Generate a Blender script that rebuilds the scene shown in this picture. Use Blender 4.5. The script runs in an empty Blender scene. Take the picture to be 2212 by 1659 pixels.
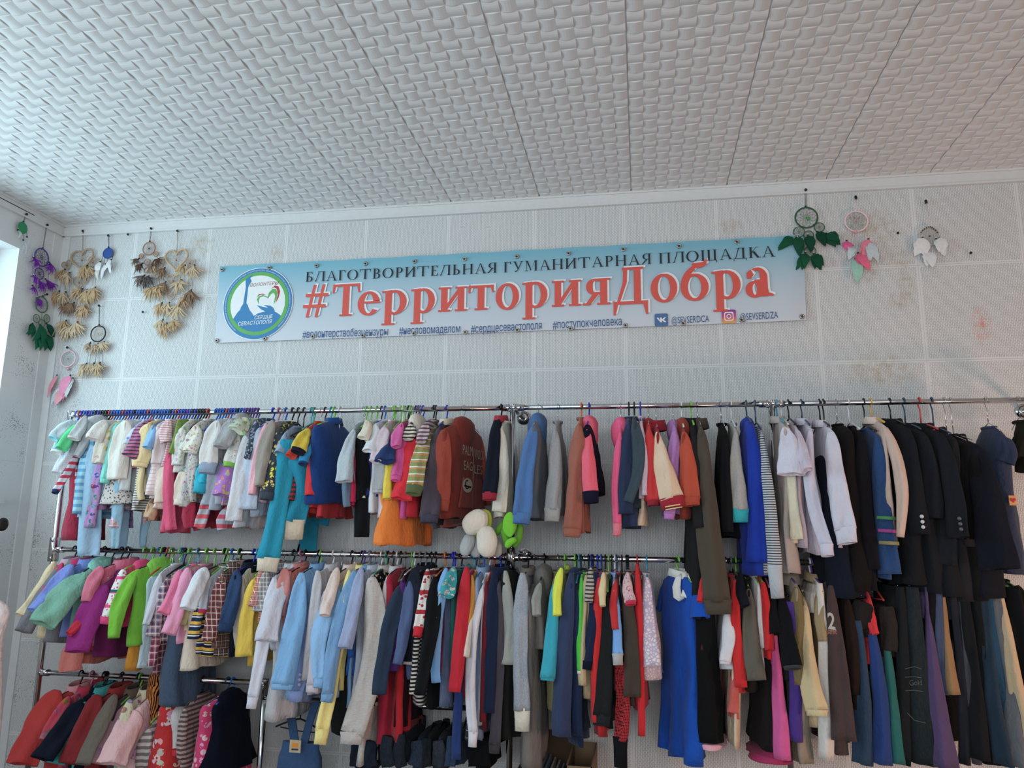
import bpy, math, random
import numpy as np
from mathutils import Vector, Matrix

# ---------------------------------------------------------------- camera
SC = bpy.context.scene
COL = SC.collection
YAW, PITCH, ROLL, FPX = 0.16707773, 0.186986093, 0.0109756875, 1645.01
CAM = np.array([0.0, -3.923, 1.55])
def _axes():
    cy, sy, cp, sp = math.cos(YAW), math.sin(YAW), math.cos(PITCH), math.sin(PITCH)
    cr, sr = math.cos(ROLL), math.sin(ROLL)
    f = np.array([-sy*cp, cy*cp, sp]); r = np.array([cy, sy, 0.0]); u = np.cross(r, f)
    return cr*r+sr*u, -sr*r+cr*u, f
RX, UX, FX = _axes()
cd = bpy.data.cameras.new('camera'); cam = bpy.data.objects.new('camera', cd); COL.objects.link(cam)
cd.sensor_width = 36.0; cd.lens = FPX/2212*36.0; cd.clip_start = 0.05; cd.clip_end = 60
cam.matrix_world = Matrix(((RX[0], UX[0], -FX[0], CAM[0]), (RX[1], UX[1], -FX[1], CAM[1]), (RX[2], UX[2], -FX[2], CAM[2]), (0, 0, 0, 1)))
SC.camera = cam
# ---------------------------------------------------------------- light
w = bpy.data.worlds.new('room_ambience'); SC.world = w; w.use_nodes = True
w.node_tree.nodes['Background'].inputs[0].default_value = (0.70, 0.83, 0.92, 1)
w.node_tree.nodes['Background'].inputs[1].default_value = 0.50
def area(name, loc, direction, sx, sy, power, colour):
    l = bpy.data.lights.new(name, 'AREA'); l.shape = 'RECTANGLE'; l.size = sx; l.size_y = sy; l.energy = power; l.color = colour
    o = bpy.data.objects.new(name, l); COL.objects.link(o); o.location = loc
    o.rotation_euler = Vector(direction).to_track_quat('-Z', 'Y').to_euler(); return o
area('window_daylight', (-3.72, -1.95, 2.35), (1, 0.12, -0.12), 3.1, 1.35, 72, (0.70, 0.93, 1.0))
area('rear_fill_light', (-0.7, -5.7, 1.9), (-0.12, 1, -0.02), 3.8, 1.3, 95, (0.95, 0.97, 1.0))  # unseen soft fill added behind the camera to brighten the wall between rails
area('floor_lamp_light', (2.9, -1.8, 0.9), (-0.9, 1, 0.05), 0.4, 0.4, 26, (1.0, 0.55, 0.36))
SC.view_settings.view_transform = 'Standard'; SC.view_settings.look = 'None'
SC.view_settings.gamma = 1.0; SC.view_settings.exposure = -0.06; SC.view_settings.use_curve_mapping = False
SC.cycles.max_bounces = 6; SC.cycles.diffuse_bounces = 3; SC.cycles.use_denoising = True

# ---------------------------------------------------------------- helpers
def ray(x, y): return FX + (x-1106)/FPX*RX - (y-829.5)/FPX*UX
def onY(x, y, Y): d = ray(x, y); return CAM + d*((Y-CAM[1])/d[1])
def onX(x, y, X): d = ray(x, y); return CAM + d*((X-CAM[0])/d[0])
def pxm(p): return float((np.asarray(p)-CAM) @ FX)/FPX          # metres per photo pixel at point p
def lin(h):
    c = [int(h[i:i+2], 16)/255 for i in (0, 2, 4)]
    return [x/12.92 if x <= .04045 else ((x+.055)/1.055)**2.4 for x in c]
GAIN = 1.22
def rgba(h, gain=None):
    g = GAIN if gain is None else gain
    c = lin(h); l = .3*c[0]+.55*c[1]+.15*c[2]; c = [min(.86, (x*.90+l*.10)*g) for x in c]
    return (c[0], c[1], c[2], 1)
def link(o, parent=None):
    COL.objects.link(o)
    if parent is not None: o.parent = parent
    return o
def mesh_obj(name, V, F, mat, parent=None, smooth=True, loc=None):
    me = bpy.data.meshes.new(name); me.from_pydata([tuple(map(float, v)) for v in V], [], [tuple(map(int, f)) for f in F])
    if smooth: me.shade_smooth()
    if mat is not None:
        for m in (mat if isinstance(mat, (list, tuple)) else [mat]): me.materials.append(m)
    o = bpy.data.objects.new(name, me)
    if loc is not None: o.location = loc
    return link(o, parent)
def empty(name, loc, label, cat, group=None):
    o = bpy.data.objects.new(name, None); o.location = tuple(map(float, loc)); o.empty_display_size = .05
    COL.objects.link(o); tag(o, label, cat, group); return o
def tag(o, label, cat, group=None):
    o['label'] = label; o['category'] = cat
    if group: o['group'] = group
    return o
def struct(o): o['kind'] = 'structure'; return o
class MB:
    def __init__(s): s.V = []; s.F = []; s.M = []
    def add(s, V, F, m=0):
        n = len(s.V); s.V += [tuple(map(float, v)) for v in V]; s.F += [tuple(int(i)+n for i in f) for f in F]; s.M += [m]*len(F)
    def box(s, a, b, m=0):
        x0, y0, z0 = a; x1, y1, z1 = b
        s.add([(x0,y0,z0),(x1,y0,z0),(x1,y1,z0),(x0,y1,z0),(x0,y0,z1),(x1,y0,z1),(x1,y1,z1),(x0,y1,z1)],
              [(0,3,2,1),(4,5,6,7),(0,1,5,4),(1,2,6,5),(2,3,7,6),(3,0,4,7)], m)
    def tube(s, pts, r, n=8, m=0, closed=False):
        V, F = wire(pts, r, n, closed); s.add(V, F, m)
    def cyl(s, a, b, r, n=16, m=0, r2=None):
        V, F = wire([a, b], [r, r if r2 is None else r2], n); s.add(V, F, m)
    def ball(s, c, r, n=8, m=0, sc=(1, 1, 1)):
        V, F = [], []
        for i in range(n//2+1):
            t = math.pi*i/(n//2)
            for j in range(n):
                p = 2*math.pi*j/n
                V.append((c[0]+r*sc[0]*math.sin(t)*math.cos(p), c[1]+r*sc[1]*math.sin(t)*math.sin(p), c[2]+r*sc[2]*math.cos(t)))
        for i in range(n//2):
            for j in range(n): F.append((i*n+j, (i+1)*n+j, (i+1)*n+(j+1) % n, i*n+(j+1) % n))
        s.add(V, F, m)
    def build(s, name, mat, parent=None, smooth=True, loc=None):
        o = mesh_obj(name, s.V, s.F, mat, parent, smooth, loc)
        if any(s.M): o.data.polygons.foreach_set('material_index', s.M)
        return o
def wire(pts, r, n=8, closed=False):
    P = [np.array(p, float) for p in pts]; k = len(P); R = r if isinstance(r, (list, tuple)) else [r]*k
    V, F = [], []; prev = None
    for i in range(k):
        t = (P[(i+1) % k]-P[i-1]) if closed else (P[min(i+1, k-1)]-P[max(i-1, 0)])
        t = t/(np.linalg.norm(t)+1e-12)
        if prev is None:
            a = np.array([0, 0, 1.]) if abs(t[2]) < .9 else np.array([1., 0, 0]); prev = np.cross(t, a)
        prev = prev - (prev@t)*t; prev /= np.linalg.norm(prev)+1e-12; b = np.cross(t, prev)
        for j in range(n):
            a = 2*math.pi*j/n; V.append(P[i]+R[i]*(math.cos(a)*prev+math.sin(a)*b))
    m = k if closed else k-1
    for i in range(m):
        for j in range(n):
            F.append((i*n+j, i*n+(j+1) % n, ((i+1) % k)*n+(j+1) % n, ((i+1) % k)*n+j))
    if not closed:
        F.append(tuple(reversed(range(n)))); F.append(tuple(range((k-1)*n, k*n)))
    return V, F

# ---------------------------------------------------------------- materials
_M = {}
class NT:
    def __init__(s, name):
        s.m = bpy.data.materials.new(name); s.m.use_nodes = True; s.t = s.m.node_tree
        s.b = s.t.nodes['Principled BSDF']
    def n(s, kind, **kw):
        o = s.t.nodes.new('ShaderNode'+kind)
        for k, v in kw.items():
            if k.startswith('i_'):
                key = k[2:]; key = int(key) if key.isdigit() else key
                o.inputs[key].default_value = v
            else: setattr(o, k, v)
        return o
    def l(s, a, b): s.t.links.new(a, b)
    def val(s, x):
        return x
    def math(s, op, a, b=0.0, c=None):
        o = s.n('Math', operation=op)
        for i, x in enumerate((a, b) if c is None else (a, b, c)):
            if isinstance(x, (int, float)): o.inputs[i].default_value = x
            else: s.l(x, o.inputs[i])
        return o.outputs[0]
    def mix(s, f, a, b, blend='MIX'):
        o = s.n('Mix', data_type='RGBA', blend_type=blend)
        for i, x in ((0, f), (6, a), (7, b)):
            if isinstance(x, (int, float, tuple)): o.inputs[i].default_value = x
            else: s.l(x, o.inputs[i])
        return o.outputs[2]
    def noise(s, vec, scale, detail=3, rough=.5):
        o = s.n('TexNoise', i_Scale=scale, i_Detail=detail, i_Roughness=rough)
        s.l(vec, o.inputs['Vector']); return o.outputs[0]
    def coords(s):
        o = s.n('TexCoord').outputs['Object']; x = s.n('SeparateXYZ'); s.l(o, x.inputs[0]); return o, x.outputs[0], x.outputs[1], x.outputs[2]
    def mapped(s, vec, sc):
        o = s.n('Mapping'); o.inputs['Scale'].default_value = sc; s.l(vec, o.inputs[0]); return o.outputs[0]
    def bump(s, h, strength, dist, normal=None):
        o = s.n('Bump', i_Strength=strength, i_Distance=dist); s.l(h, o.inputs['Height'])
        if normal is not None: s.l(normal, o.inputs['Normal'])
        return o.outputs[0]
def simple(name, hexc, rough=.5, metal=0, gain=1.0, spec=.5):
    k = ('s', name, hexc)
    if k in _M: return _M[k]
    t = NT(name); o, x, y, z = t.coords()
    c = rgba(hexc, gain); nz = t.noise(o, 40)
    t.l(t.mix(nz, tuple(v*.93 for v in c[:3])+(1,), tuple(min(1, v*1.06) for v in c[:3])+(1,)), t.b.inputs['Base Color'])
    t.b.inputs['Roughness'].default_value = rough; t.b.inputs['Metallic'].default_value = metal
    t.b.inputs['Specular IOR Level'].default_value = spec
    _M[k] = t.m; return t.m
def chrome():
    k = 'chrome'
    if k in _M: return _M[k]
    t = NT('polished_chrome'); o, x, y, z = t.coords()
    t.b.inputs['Base Color'].default_value = (.62, .62, .64, 1); t.b.inputs['Metallic'].default_value = 1
    t.l(t.math('MULTIPLY_ADD', t.noise(o, 30), .12, .07), t.b.inputs['Roughness'])
    _M[k] = t.m; return t.m
def cloth(hexc, pat='', rough=.95):
    """woven or knitted fabric, pattern given as name/colour/size"""
    k = ('c', hexc, pat)
    if k in _M: return _M[k]
    a = pat.split('/'); kind = a[0]; c2 = a[1] if len(a) > 1 else 'ffffff'; sz = float(a[2]) if len(a) > 2 else .02
    t = NT('fabric_'+hexc+('_'+kind if kind else '')); o, x, y, z = t.coords()
    base = rgba(hexc); C2 = rgba(c2)
    if max(base[:3]) < .05: base = tuple(v*.6+.0015 for v in base[:3])+(1,)
    col = t.mix(t.noise(o, 14, 2), tuple(v*.90 for v in base[:3])+(1,), tuple(min(.9, v*1.1) for v in base[:3])+(1,))
    if kind == 'sh':      # horizontal stripes
        f = t.math('LESS_THAN', t.math('FRACT', t.math('DIVIDE', z, sz)), float(a[3]) if len(a) > 3 else .45)
        col = t.mix(f, col, C2)
        if len(a) > 4:
            f = t.math('LESS_THAN', t.math('FRACT', t.math('ADD', t.math('DIVIDE', z, sz), .25)), .14); col = t.mix(f, col, rgba(a[4]))
    elif kind == 'pl':    # plaid
        s1 = t.math('ADD', x, y)
        f1 = t.math('LESS_THAN', t.math('FRACT', t.math('DIVIDE', z, sz)), .42)
        f2 = t.math('LESS_THAN', t.math('FRACT', t.math('DIVIDE', s1, sz)), .42)
        col = t.mix(t.math('MULTIPLY', t.math('ADD', f1, f2), .45), col, C2)
        f3 = t.math('LESS_THAN', t.math('FRACT', t.math('ADD', t.math('DIVIDE', z, sz), .3)), .1)
        f4 = t.math('LESS_THAN', t.math('FRACT', t.math('ADD', t.math('DIVIDE', s1, sz), .3)), .1)
        col = t.mix(t.math('MAXIMUM', f3, f4), col, rgba(a[3] if len(a) > 3 else 'd8d0c8'))
    elif kind in ('dt', 'pr'):
        v = t.n('TexVoronoi', i_Scale=1/sz); t.l(o, v.inputs['Vector'])
        f = t.math('LESS_THAN', v.outputs['Distance'], .34 if kind == 'dt' else .42)
        if kind == 'pr':
            h = t.n('HueSaturation', i_Saturation=1.0, i_Value=1.0); t.l(v.outputs['Color'], h.inputs['Color'])
            c = t.mix(.35, C2, h.outputs[0]); f = t.math('MULTIPLY', f, t.math('GREATER_THAN', t.noise(o, 2.2/sz, 3), .47))
            col = t.mix(f, col, c)
        else: col = t.mix(f, col, C2)
    elif kind == 'ht':
        v = t.noise(t.mapped(o, (1, 1, .35)), 420, 3, .8); col = t.mix(t.math('MULTIPLY_ADD', v, 2.4, -.75), col, C2)
    elif kind == 'lc':
        v = t.n('TexVoronoi', i_Scale=1/sz, feature='DISTANCE_TO_EDGE'); t.l(o, v.inputs['Vector'])
        f = t.math('LESS_THAN', v.outputs['Distance'], .16); col = t.mix(f, C2, col)
    elif kind == 'dn':
        v = t.noise(t.mapped(o, (5, 5, 1)), 60, 5, .8); col = t.mix(t.math('MULTIPLY_ADD', v, 1.6, -.5), col, C2)
    elif kind == 'kn':    # nordic knit bands
        f = t.math('LESS_THAN', t.math('FRACT', t.math('DIVIDE', z, sz*4)), .22)
        v = t.n('TexVoronoi', i_Scale=1/sz); t.l(o, v.inputs['Vector'])
        g = t.math('LESS_THAN', v.outputs['Distance'], .33)
        col = t.mix(t.math('MAXIMUM', f, g), col, C2)
        if len(a) > 3: col = t.mix(t.math('LESS_THAN', t.math('FRACT', t.math('ADD', t.math('DIVIDE', z, sz*9), .3)), .09), col, rgba(a[3]))
    elif kind == 'ln':    # slub linen, thin horizontal threads
        v = t.noise(t.mapped(o, (6, 6, 90)), 8, 4, .7); col = t.mix(t.math('MULTIPLY_ADD', v, 2.2, -.8), col, C2)
    elif kind == 'bt':    # batik / animal streaks
        wv = t.n('TexWave', i_Scale=1/sz, i_Distortion=9.0, i_Detail=2.0); t.l(t.mapped(o, (1, 1, .45)), wv.inputs['Vector'])
        col = t.mix(t.math('GREATER_THAN', wv.outputs['Fac'], float(a[3]) if len(a) > 3 else .55), col, C2)
    t.l(col, t.b.inputs['Base Color'])
    t.b.inputs['Roughness'].default_value = rough; t.b.inputs['Specular IOR Level'].default_value = .12
    t.b.inputs['Sheen Weight'].default_value = .10 if max(base[:3]) > .05 else .02; t.b.inputs['Sheen Roughness'].default_value = .5
    wr = t.n('TexNoise', i_Scale=11.0, i_Detail=2.0, i_Roughness=.5, i_Distortion=.6, noise_type='RIDGED_MULTIFRACTAL' if False else 'FBM'); t.l(t.mapped(o, (1.3, 1.3, .3)), wr.inputs['Vector'])
    cr_ = t.noise(t.mapped(o, (1.6, 1.6, .9)), 30, 2, .5); cr_ = t.math('ABSOLUTE', t.math('SUBTRACT', cr_, .5))
    n1 = t.bump(t.math('ADD', wr.outputs[0], t.math('MULTIPLY', cr_, -.6)), .75, .015)
    if kind in ('rb', 'kn', 'sl'):
        rbv = t.math('SINE', t.math('MULTIPLY', t.math('ADD', x, y) if kind != 'sl' else t.math('SUBTRACT', z, x), 1300 if kind != 'sl' else 700))
        n1 = t.bump(rbv, .4, .0008, n1)
    n2 = t.bump(t.noise(o, 600, 2), .25, .0006, n1)
    t.l(n2, t.b.inputs['Normal'])
    _M[k] = t.m; return t.m
# ---------------------------------------------------------------- room
XL, XR, YF, H = -3.474, 3.3, -6.0, 3.351
def wall_material(emboss=.85):
    t = NT('embossed_polystyrene_wall'); o, x, y, z = t.coords()
    u = t.math('SUBTRACT', x, y)                      # runs along either wall
    gx = t.math('ABSOLUTE', t.math('SUBTRACT', t.math('FRACT', t.math('DIVIDE', t.math('ADD', u, .061), .4855)), .5))
    gz = t.math('ABSOLUTE', t.math('SUBTRACT', t.math('FRACT', t.math('DIVIDE', t.math('ADD', z, .065), .4885)), .5))
    g = t.math('MAXIMUM', gx, gz)                      # .5 at a panel joint
    smooth_band = t.math('GREATER_THAN', g, .481); joint = t.math('GREATER_THAN', g, .4975)
    emb = t.math('SUBTRACT', 1.0, smooth_band)
    cmb = t.n('CombineXYZ'); t.l(z, cmb.inputs[0]); t.l(u, cmb.inputs[1])
    br = t.n('TexBrick', i_Scale=1.0); t.l(cmb.outputs[0], br.inputs['Vector'])
    br.inputs['Brick Width'].default_value = .0165; br.inputs['Row Height'].default_value = .0078
    br.inputs['Mortar Size'].default_value = .0016; br.inputs['Mortar Smooth'].default_value = 1.0
    h = t.math('MULTIPLY', t.math('SUBTRACT', 1.0, br.outputs['Fac']), emb)
    h = t.math('ADD', h, t.math('MULTIPLY', joint, -1.6))
    t.l(t.bump(h, emboss, .0026), t.b.inputs['Normal'])
    base = t.mix(t.noise(o, 3.0, 3), (.66, .68, .69, 1), (.74, .755, .76, 1))
    base = t.mix(t.math('MULTIPLY', joint, .4), base, (.40, .38, .36, 1))
    # mould specks near the left corner
    sp = t.n('TexVoronoi', i_Scale=125.0); t.l(o, sp.inputs['Vector'])
    near = t.n('MapRange', i_1=-2.45, i_2=-3.3, i_3=0.0, i_4=1.0); t.l(x, near.inputs[0])
    nj = t.math('GREATER_THAN', y, -.30); blot = t.math('MULTIPLY', t.math('MULTIPLY', near.outputs[0], nj), t.math('MULTIPLY_ADD', t.noise(o, 4.2, 6, .72), 5.5, -2.45))
    low = t.n('MapRange', i_1=3.2, i_2=1.9, i_3=0.55, i_4=1.0); t.l(z, low.inputs[0])
    f = t.math('LESS_THAN', sp.outputs['Distance'], t.math('MULTIPLY', t.math('MULTIPLY', blot, low.outputs[0]), .42))
    base = t.mix(t.math('MULTIPLY', f, .72), base, (.10, .10, .11, 1))
    # ochre glue stains and a red crayon mark
    def spot(cx, cz, rx, rz, col, amt, base):
        dx = t.math('DIVIDE', t.math('SUBTRACT', x, cx), rx); dz = t.math('DIVIDE', t.math('SUBTRACT', z, cz), rz)
        d = t.math('ADD', t.math('MULTIPLY', dx, dx), t.math('MULTIPLY', dz, dz))
        m = t.n('MapRange', i_1=1.0, i_2=0.0, i_3=0.0, i_4=1.0); t.l(d, m.inputs[0])
        k = t.math('MULTIPLY', m.outputs[0], t.math('MULTIPLY_ADD', t.noise(o, 26, 4, .7), 4.0, -1.6)); k2 = t.n('Clamp'); t.l(k, k2.inputs[0])
        return t.mix(t.math('MULTIPLY', k2.outputs[0], amt), base, col)
    for px, py, rx, rz in ((1938, 560, .09, .06), (1957, 610, .05, .10), (1880, 500, .16, .13), (1575, 490, .09, .05), (1945, 650, .07, .06), (1875, 580, .06, .08), (600, 545, .06, .06), (435, 530, .10, .10), (1900, 800, .2, .1)):
        p = onY(px, py, 0); base = spot(p[0], p[2], rx, rz, (.45, .32, .15, 1), .55, base)
    p = onY(2120, 700, 0); base = spot(p[0], p[2], .05, .11, (.75, .22, .17, 1), .8, base)
    t.l(base, t.b.inputs['Base Color']); t.b.inputs['Roughness'].default_value = .78
    t.b.inputs['Specular IOR Level'].default_value = .25
    return t.m
WALL = wall_material(); WALL2 = wall_material(.16)
PLAS = simple('white_plastic_trim', 'd8dbdc', .45)
b = MB(); b.box((XL-.3, 0, -.02), (XR+.2, .15, H+.1)); struct(b.build('wall_back', WALL, None, False))
b = MB()   # left wall with the window opening
WY0, WY1, WZ0, WZ1 = -3.55, -.31, 1.68, 3.09
b.box((XL-.3, WY1, -.02), (XL, 0, H+.1)); b.box((XL-.3, YF, -.02), (XL, WY0, H+.1))
b.box((XL-.3, WY0, -.02), (XL, WY1, WZ0)); b.box((XL-.3, WY0, WZ1), (XL, WY1, H+.1))
struct(b.build('wall_left', WALL2, None, False))
b = MB(); b.box((XR, YF, -.02), (XR+.2, 0, H+.1)); struct(b.build('wall_right', simple('warm_white_paint', 'cdbfae', .8), None, False))
def floor_material():
    t = NT('brown_floor_tile'); o, x, y, z = t.coords()
    br = t.n('TexBrick', i_Scale=1.0, offset=0.0); t.l(o, br.inputs['Vector']); br.inputs['Brick Width'].default_value = .4; br.inputs['Row Height'].default_value = .4
    br.inputs['Mortar Size'].default_value = .004; br.inputs['Color1'].default_value = (.13, .10, .08, 1); br.inputs['Color2'].default_value = (.15, .115, .09, 1); br.inputs['Mortar'].default_value = (.2, .18, .16, 1)
    t.l(br.outputs['Color'], t.b.inputs['Base Color']); t.b.inputs['Roughness'].default_value = .4; return t.m
b = MB(); b.box((XL-.3, YF, -.1), (XR+.2, .15, 0)); struct(b.build('floor', floor_material(), None, False))

def ceiling():
    cell = .0625; a = .0075; X0 = -.0171; Y0 = .0082; base = H+.0; N = 6
    V = []; F = []
    i0 = int(math.floor((XL-X0)/cell)); i1 = int(math.ceil((XR-X0)/cell)); j0 = 0; j1 = 70
    for i in range(i0, i1):
        for j in range(j0, j1):
            x0 = X0+i*cell; x1 = x0+cell; y1 = Y0-j*cell; y0 = y1-cell
            gapx0 = .0028 if i % 8 == 0 else 0; gapx1 = .0028 if (i+1) % 8 == 0 else 0
            gy1 = .0010 if j % 8 == 0 else 0; gy0 = .0010 if (j+1) % 8 == 0 else 0
            x0 += gapx0; x1 -= gapx1; y1 -= gy1; y0 += gy0
            if x0 < XL-.05 or y0 > 0: continue
            n = len(V)
            if (i+j) % 2 == 0:
                for k in range(N+1):
                    t = k/N; z = base-.68*a*math.sin(math.pi*t); x = x0+(x1-x0)*t
                    V += [(x, y0, z), (x, y1, z), (x, y0, base+.004), (x, y1, base+.004)]
                for k in range(N):
                    q = n+4*k
                    F += [(q, q+1, q+5, q+4), (q, q+4, q+6, q+2), (q+1, q+3, q+7, q+5)]
                F += [(n, n+2, n+3, n+1), (n+4*N, n+4*N+1, n+4*N+3, n+4*N+2)]
            else:
                for k in range(N+1):
                    t = k/N; z = base-.8*a*math.sin(math.pi*t); y = y0+(y1-y0)*t
                    V += [(x0, y, z), (x1, y, z), (x0, y, base+.004), (x1, y, base+.004)]
                for k in range(N):
                    q = n+4*k
                    F += [(q, q+4, q+5, q+1), (q, q+2, q+6, q+4), (q+1, q+5, q+7, q+3)]
                F += [(n, n+1, n+3, n+2), (n+4*N, n+4*N+2, n+4*N+3, n+4*N+1)]
    q = len(V); V += [(XL-.3, YF, H+.004), (XR+.2, YF, H+.004), (XR+.2, .15, H+.004), (XL-.3, .15, H+.004)]; F.append((q, q+1, q+2, q+3))
    t = NT('white_polystyrene_ceiling_tile'); o, x, y, z = t.coords()
    t.l(t.mix(t.noise(o, 2.5, 3), (.70, .71, .715, 1), (.76, .765, .77, 1)), t.b.inputs['Base Color']); t.b.inputs['Roughness'].default_value = .6
    t.b.inputs['Specular IOR Level'].default_value = .35
    t.l(t.bump(t.noise(o, 500, 2), .15, .0005), t.b.inputs['Normal'])
    c = struct(mesh_obj('ceiling', V, F, t.m, None, False))
    b = MB(); b.box((XL-.3, YF, H+.02), (XR+.2, .15, H+.12)); s = b.build('ceiling_slab', t.m, None, False); struct(s)
ceiling()
b = MB()   # ceiling cornice along the back wall, with a rounded lower lip
for (za, zb, d) in ((3.284, 3.349, .016), (3.276, 3.286, .022), (3.336, 3.349, .024)): b.box((XL, -d, za), (XR, .0, zb))
struct(b.build('trim_back', PLAS, None, False))
b = MB()
for (za, zb, d) in ((3.284, 3.349, .016), (3.276, 3.286, .022), (3.336, 3.349, .024)): b.box((XL, YF, za), (XL+d, 0, zb))
b.box((XL+.012, YF, 3.312), (XL+.0175, -.255, 3.316), 1)
struct(b.build('trim_left', [PLAS, simple('dark_gap', '2a2a2c', .8)], None, False))
b = MB(); b.box((XL, -.008, 0), (XL+.055, 0, 3.276)); b.box((XL, -.075, 0), (XL+.008, 0, 3.276)); struct(b.build('trim_corner', PLAS, None, False))
# window in the left wall
wf = bpy.data.objects.new('window_1', None); wf.location = (XL-.2, (WY0+WY1)/2, (WZ0+WZ1)/2); COL.objects.link(wf); wf['kind'] = 'structure'
def rel(b, par): b.V = [(v[0]-par.location.x, v[1]-par.location.y, v[2]-par.location.z) for v in b.V]; return b
b = MB()
for y in (WY0, -2.5, -1.4, WY1-.06): b.box((XL-.22, y, WZ0), (XL-.16, y+.06, WZ1))
b.box((XL-.22, WY0, WZ0), (XL-.16, WY1, WZ0+.06)); b.box((XL-.22, WY0, WZ1-.06), (XL-.16, WY1, WZ1))
rel(b, wf).build('window_frame', PLAS, wf, False)
tg = NT('window_glass'); _tr = tg.n('BsdfTransparent'); _tr.inputs[0].default_value = (.94, .98, 1, 1); _gl = tg.n('BsdfGlossy'); _gl.inputs['Roughness'].default_value = .02
_mx = tg.n('MixShader', i_0=.06); tg.l(_tr.outputs[0], _mx.inputs[1]); tg.l(_gl.outputs[0], _mx.inputs[2]); tg.l(_mx.outputs[0], tg.t.nodes['Material Output'].inputs[0])
b = MB(); b.box((XL-.192, WY0+.03, WZ0+.03), (XL-.188, WY1-.03, WZ1-.03)); rel(b, wf).build('window_pane', tg.m, wf, False)
b = MB(); b.box((XL-.24, WY0, WZ0-.03), (XL+.12, WY1, WZ0)); rel(b, wf).build('window_sill', PLAS, wf, False)
# light cable nails left in the wall
NAIL = simple('black_nail', '101012', .4)
def nail(px, py, label, left=False):
    p = onY(px, py, -.004) if not left else onX(px, py, XL+.004)
    b = MB(); d = np.array([0, -1., 0]) if not left else np.array([1., 0, 0])
    b.cyl(np.zeros(3), d*.010, .0015, 6); b.cyl(d*.010, d*.014, .0065, 10); o = b.build('wall_nail', NAIL, None, True, p); tag(o, label, 'nail', 'bare nails in the wall'); return o
nail(1998, 436, 'small black nail above the white beaded tree dreamcatcher')
nail(1938, 505, 'small black nail between the pink and the white dreamcatchers')
nail(2095, 548, 'small black nail in wall below and beside the white dreamcatcher')
nail(279, 508, 'black nail between the blue and brown dreamcatchers near the cornice')
nail(311, 675, 'dark nail in wall left under the brown heart dreamcatcher')
nail(1847, 427, 'small black nail that carries the pink and mint dreamcatcher')
b = MB()
CH = chrome(); DK = simple('black_rubber', '17181a', .6); WP = simple('white_sleeve_plastic', 'c9cdd2', .4)
RY = -.35; ZT, ZM, ZL, ZL2 = 2.119, 1.417, .815, .748
XP = [onY(150, 1000, RY)[0]]
PX0 = -2.985; PX1 = -.597; PX2 = .597; PX3 = 1.80
def rail(name, x0, x1, z, label):
    o = empty(name, ((x0+x1)/2, RY, z), label, 'clothes rail', 'chrome hanging rails')
    L = (x1-x0)/2; b = MB(); b.cyl((-L, 0, 0), (L, 0, 0), .0125, 20); b.build('tube', CH, o)
    for s in (-1, 1):
        b = MB(); b.cyl((s*L, 0, 0), (s*(L-.055), 0, 0), .0165, 16)
        b.cyl((s*L, 0, 0), (s*(L-.022), 0, 0), .019, 4); b.build('end_socket', CH, o)
        for q in (.014, .04):
            c = MB(); c.cyl((s*(L-q), -.0176, 0), (s*(L-q), -.0195, 0), .0065, 12); c.cyl((s*(L-q), -.0195, 0), (s*(L-q), -.0200, 0), .0032, 6, 1); c.build('socket_screw', [CH, DK], o)
    return o
rail('clothes_rail', PX0, PX1, ZT, 'long chrome top rail crowded with tiny baby clothes, left of the middle post')
rail('clothes_rail', PX1, PX2, ZT, 'chrome top rail with hoodies and coats between the middle and right posts')
rail('clothes_rail', PX2, PX3, ZT, 'chrome top rail carrying white shirts and black blazers')
rail('clothes_rail', PX0, PX1, ZM, 'chrome middle rail with fleece coats and shirts, left of the middle post')
rail('clothes_rail', PX1, PX2, ZM, 'chrome middle rail running behind the long khaki coat')
rail('clothes_rail', PX2, PX3, ZM, 'chrome middle rail mostly hidden by black blazers and trousers')
rail('clothes_rail', PX0, -1.774, ZL, 'chrome bottom rail with small winter coats at left')
rail('clothes_rail', -1.774, PX1, ZL2, 'chrome low rail holding jeans, glimpsed behind the black shirt')
def post(x, z1, label, brackets=()):
    o = empty('rack_post', (x, RY, 0), label, 'rack post', 'chrome rack posts')
    b = MB(); b.cyl((0, 0, 0), (0, 0, z1), .0145, 20); b.build('pole', CH, o)
    b = MB(); b.cyl((0, 0, 0), (0, 0, .012), .045, 20); b.build('foot', DK, o)
    b = MB(); b.cyl((0, 0, z1), (0, 0, z1+.006), .0165, 16); b.build('cap', CH, o)
    for z in brackets:
        b = MB(); b.box((-.017, -.020, z-.06), (.017, .017, z+.06)); b.build('joint_plate', CH, o)
        for q in (-.045, .045):
            c = MB(); c.cyl((0, -.0201, z+q), (0, -.0225, z+q), .0075, 12); c.cyl((0, -.0225, z+q), (0, -.023, z+q), .0035, 6, 1); c.build('joint_screw', [CH, DK], o)
    return o
post(PX0, ZT+.012, 'chrome rack post nearest the room corner', (ZM,))
post(PX1, ZT+.012, 'chrome middle rack post beside the green plush hat', (ZM,))
post(PX2, ZT+.012, 'chrome rack post between striped top and white shirts', (ZM,))
post(-1.774, ZL+.012, 'short chrome post left of the denim dungarees', ())
post(PX3, ZT+.012, 'chrome rack post past the denim dress', (ZM,))
def standoff(x, z, label):
    o = empty('wall_bracket', (x, 0, z), label, 'bracket', 'chrome wall brackets')
    b = MB(); b.cyl((0, -.001, 0), (0, -.008, 0), .036, 24); b.cyl((0, -.008, 0), (0, -.014, 0), .028, 24, 0, .018); b.build('flange', CH, o)
    b = MB(); b.cyl((0, -.008, 0), (0, RY+.012, 0), .0125, 16); b.build('arm', CH, o)
    for q in ((0, -.012, -.026), (.022, -.012, .014), (-.022, -.012, .014)): b = MB(); b.ball(q, .004, 6); b.build('flange_screw', DK, o)
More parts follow.
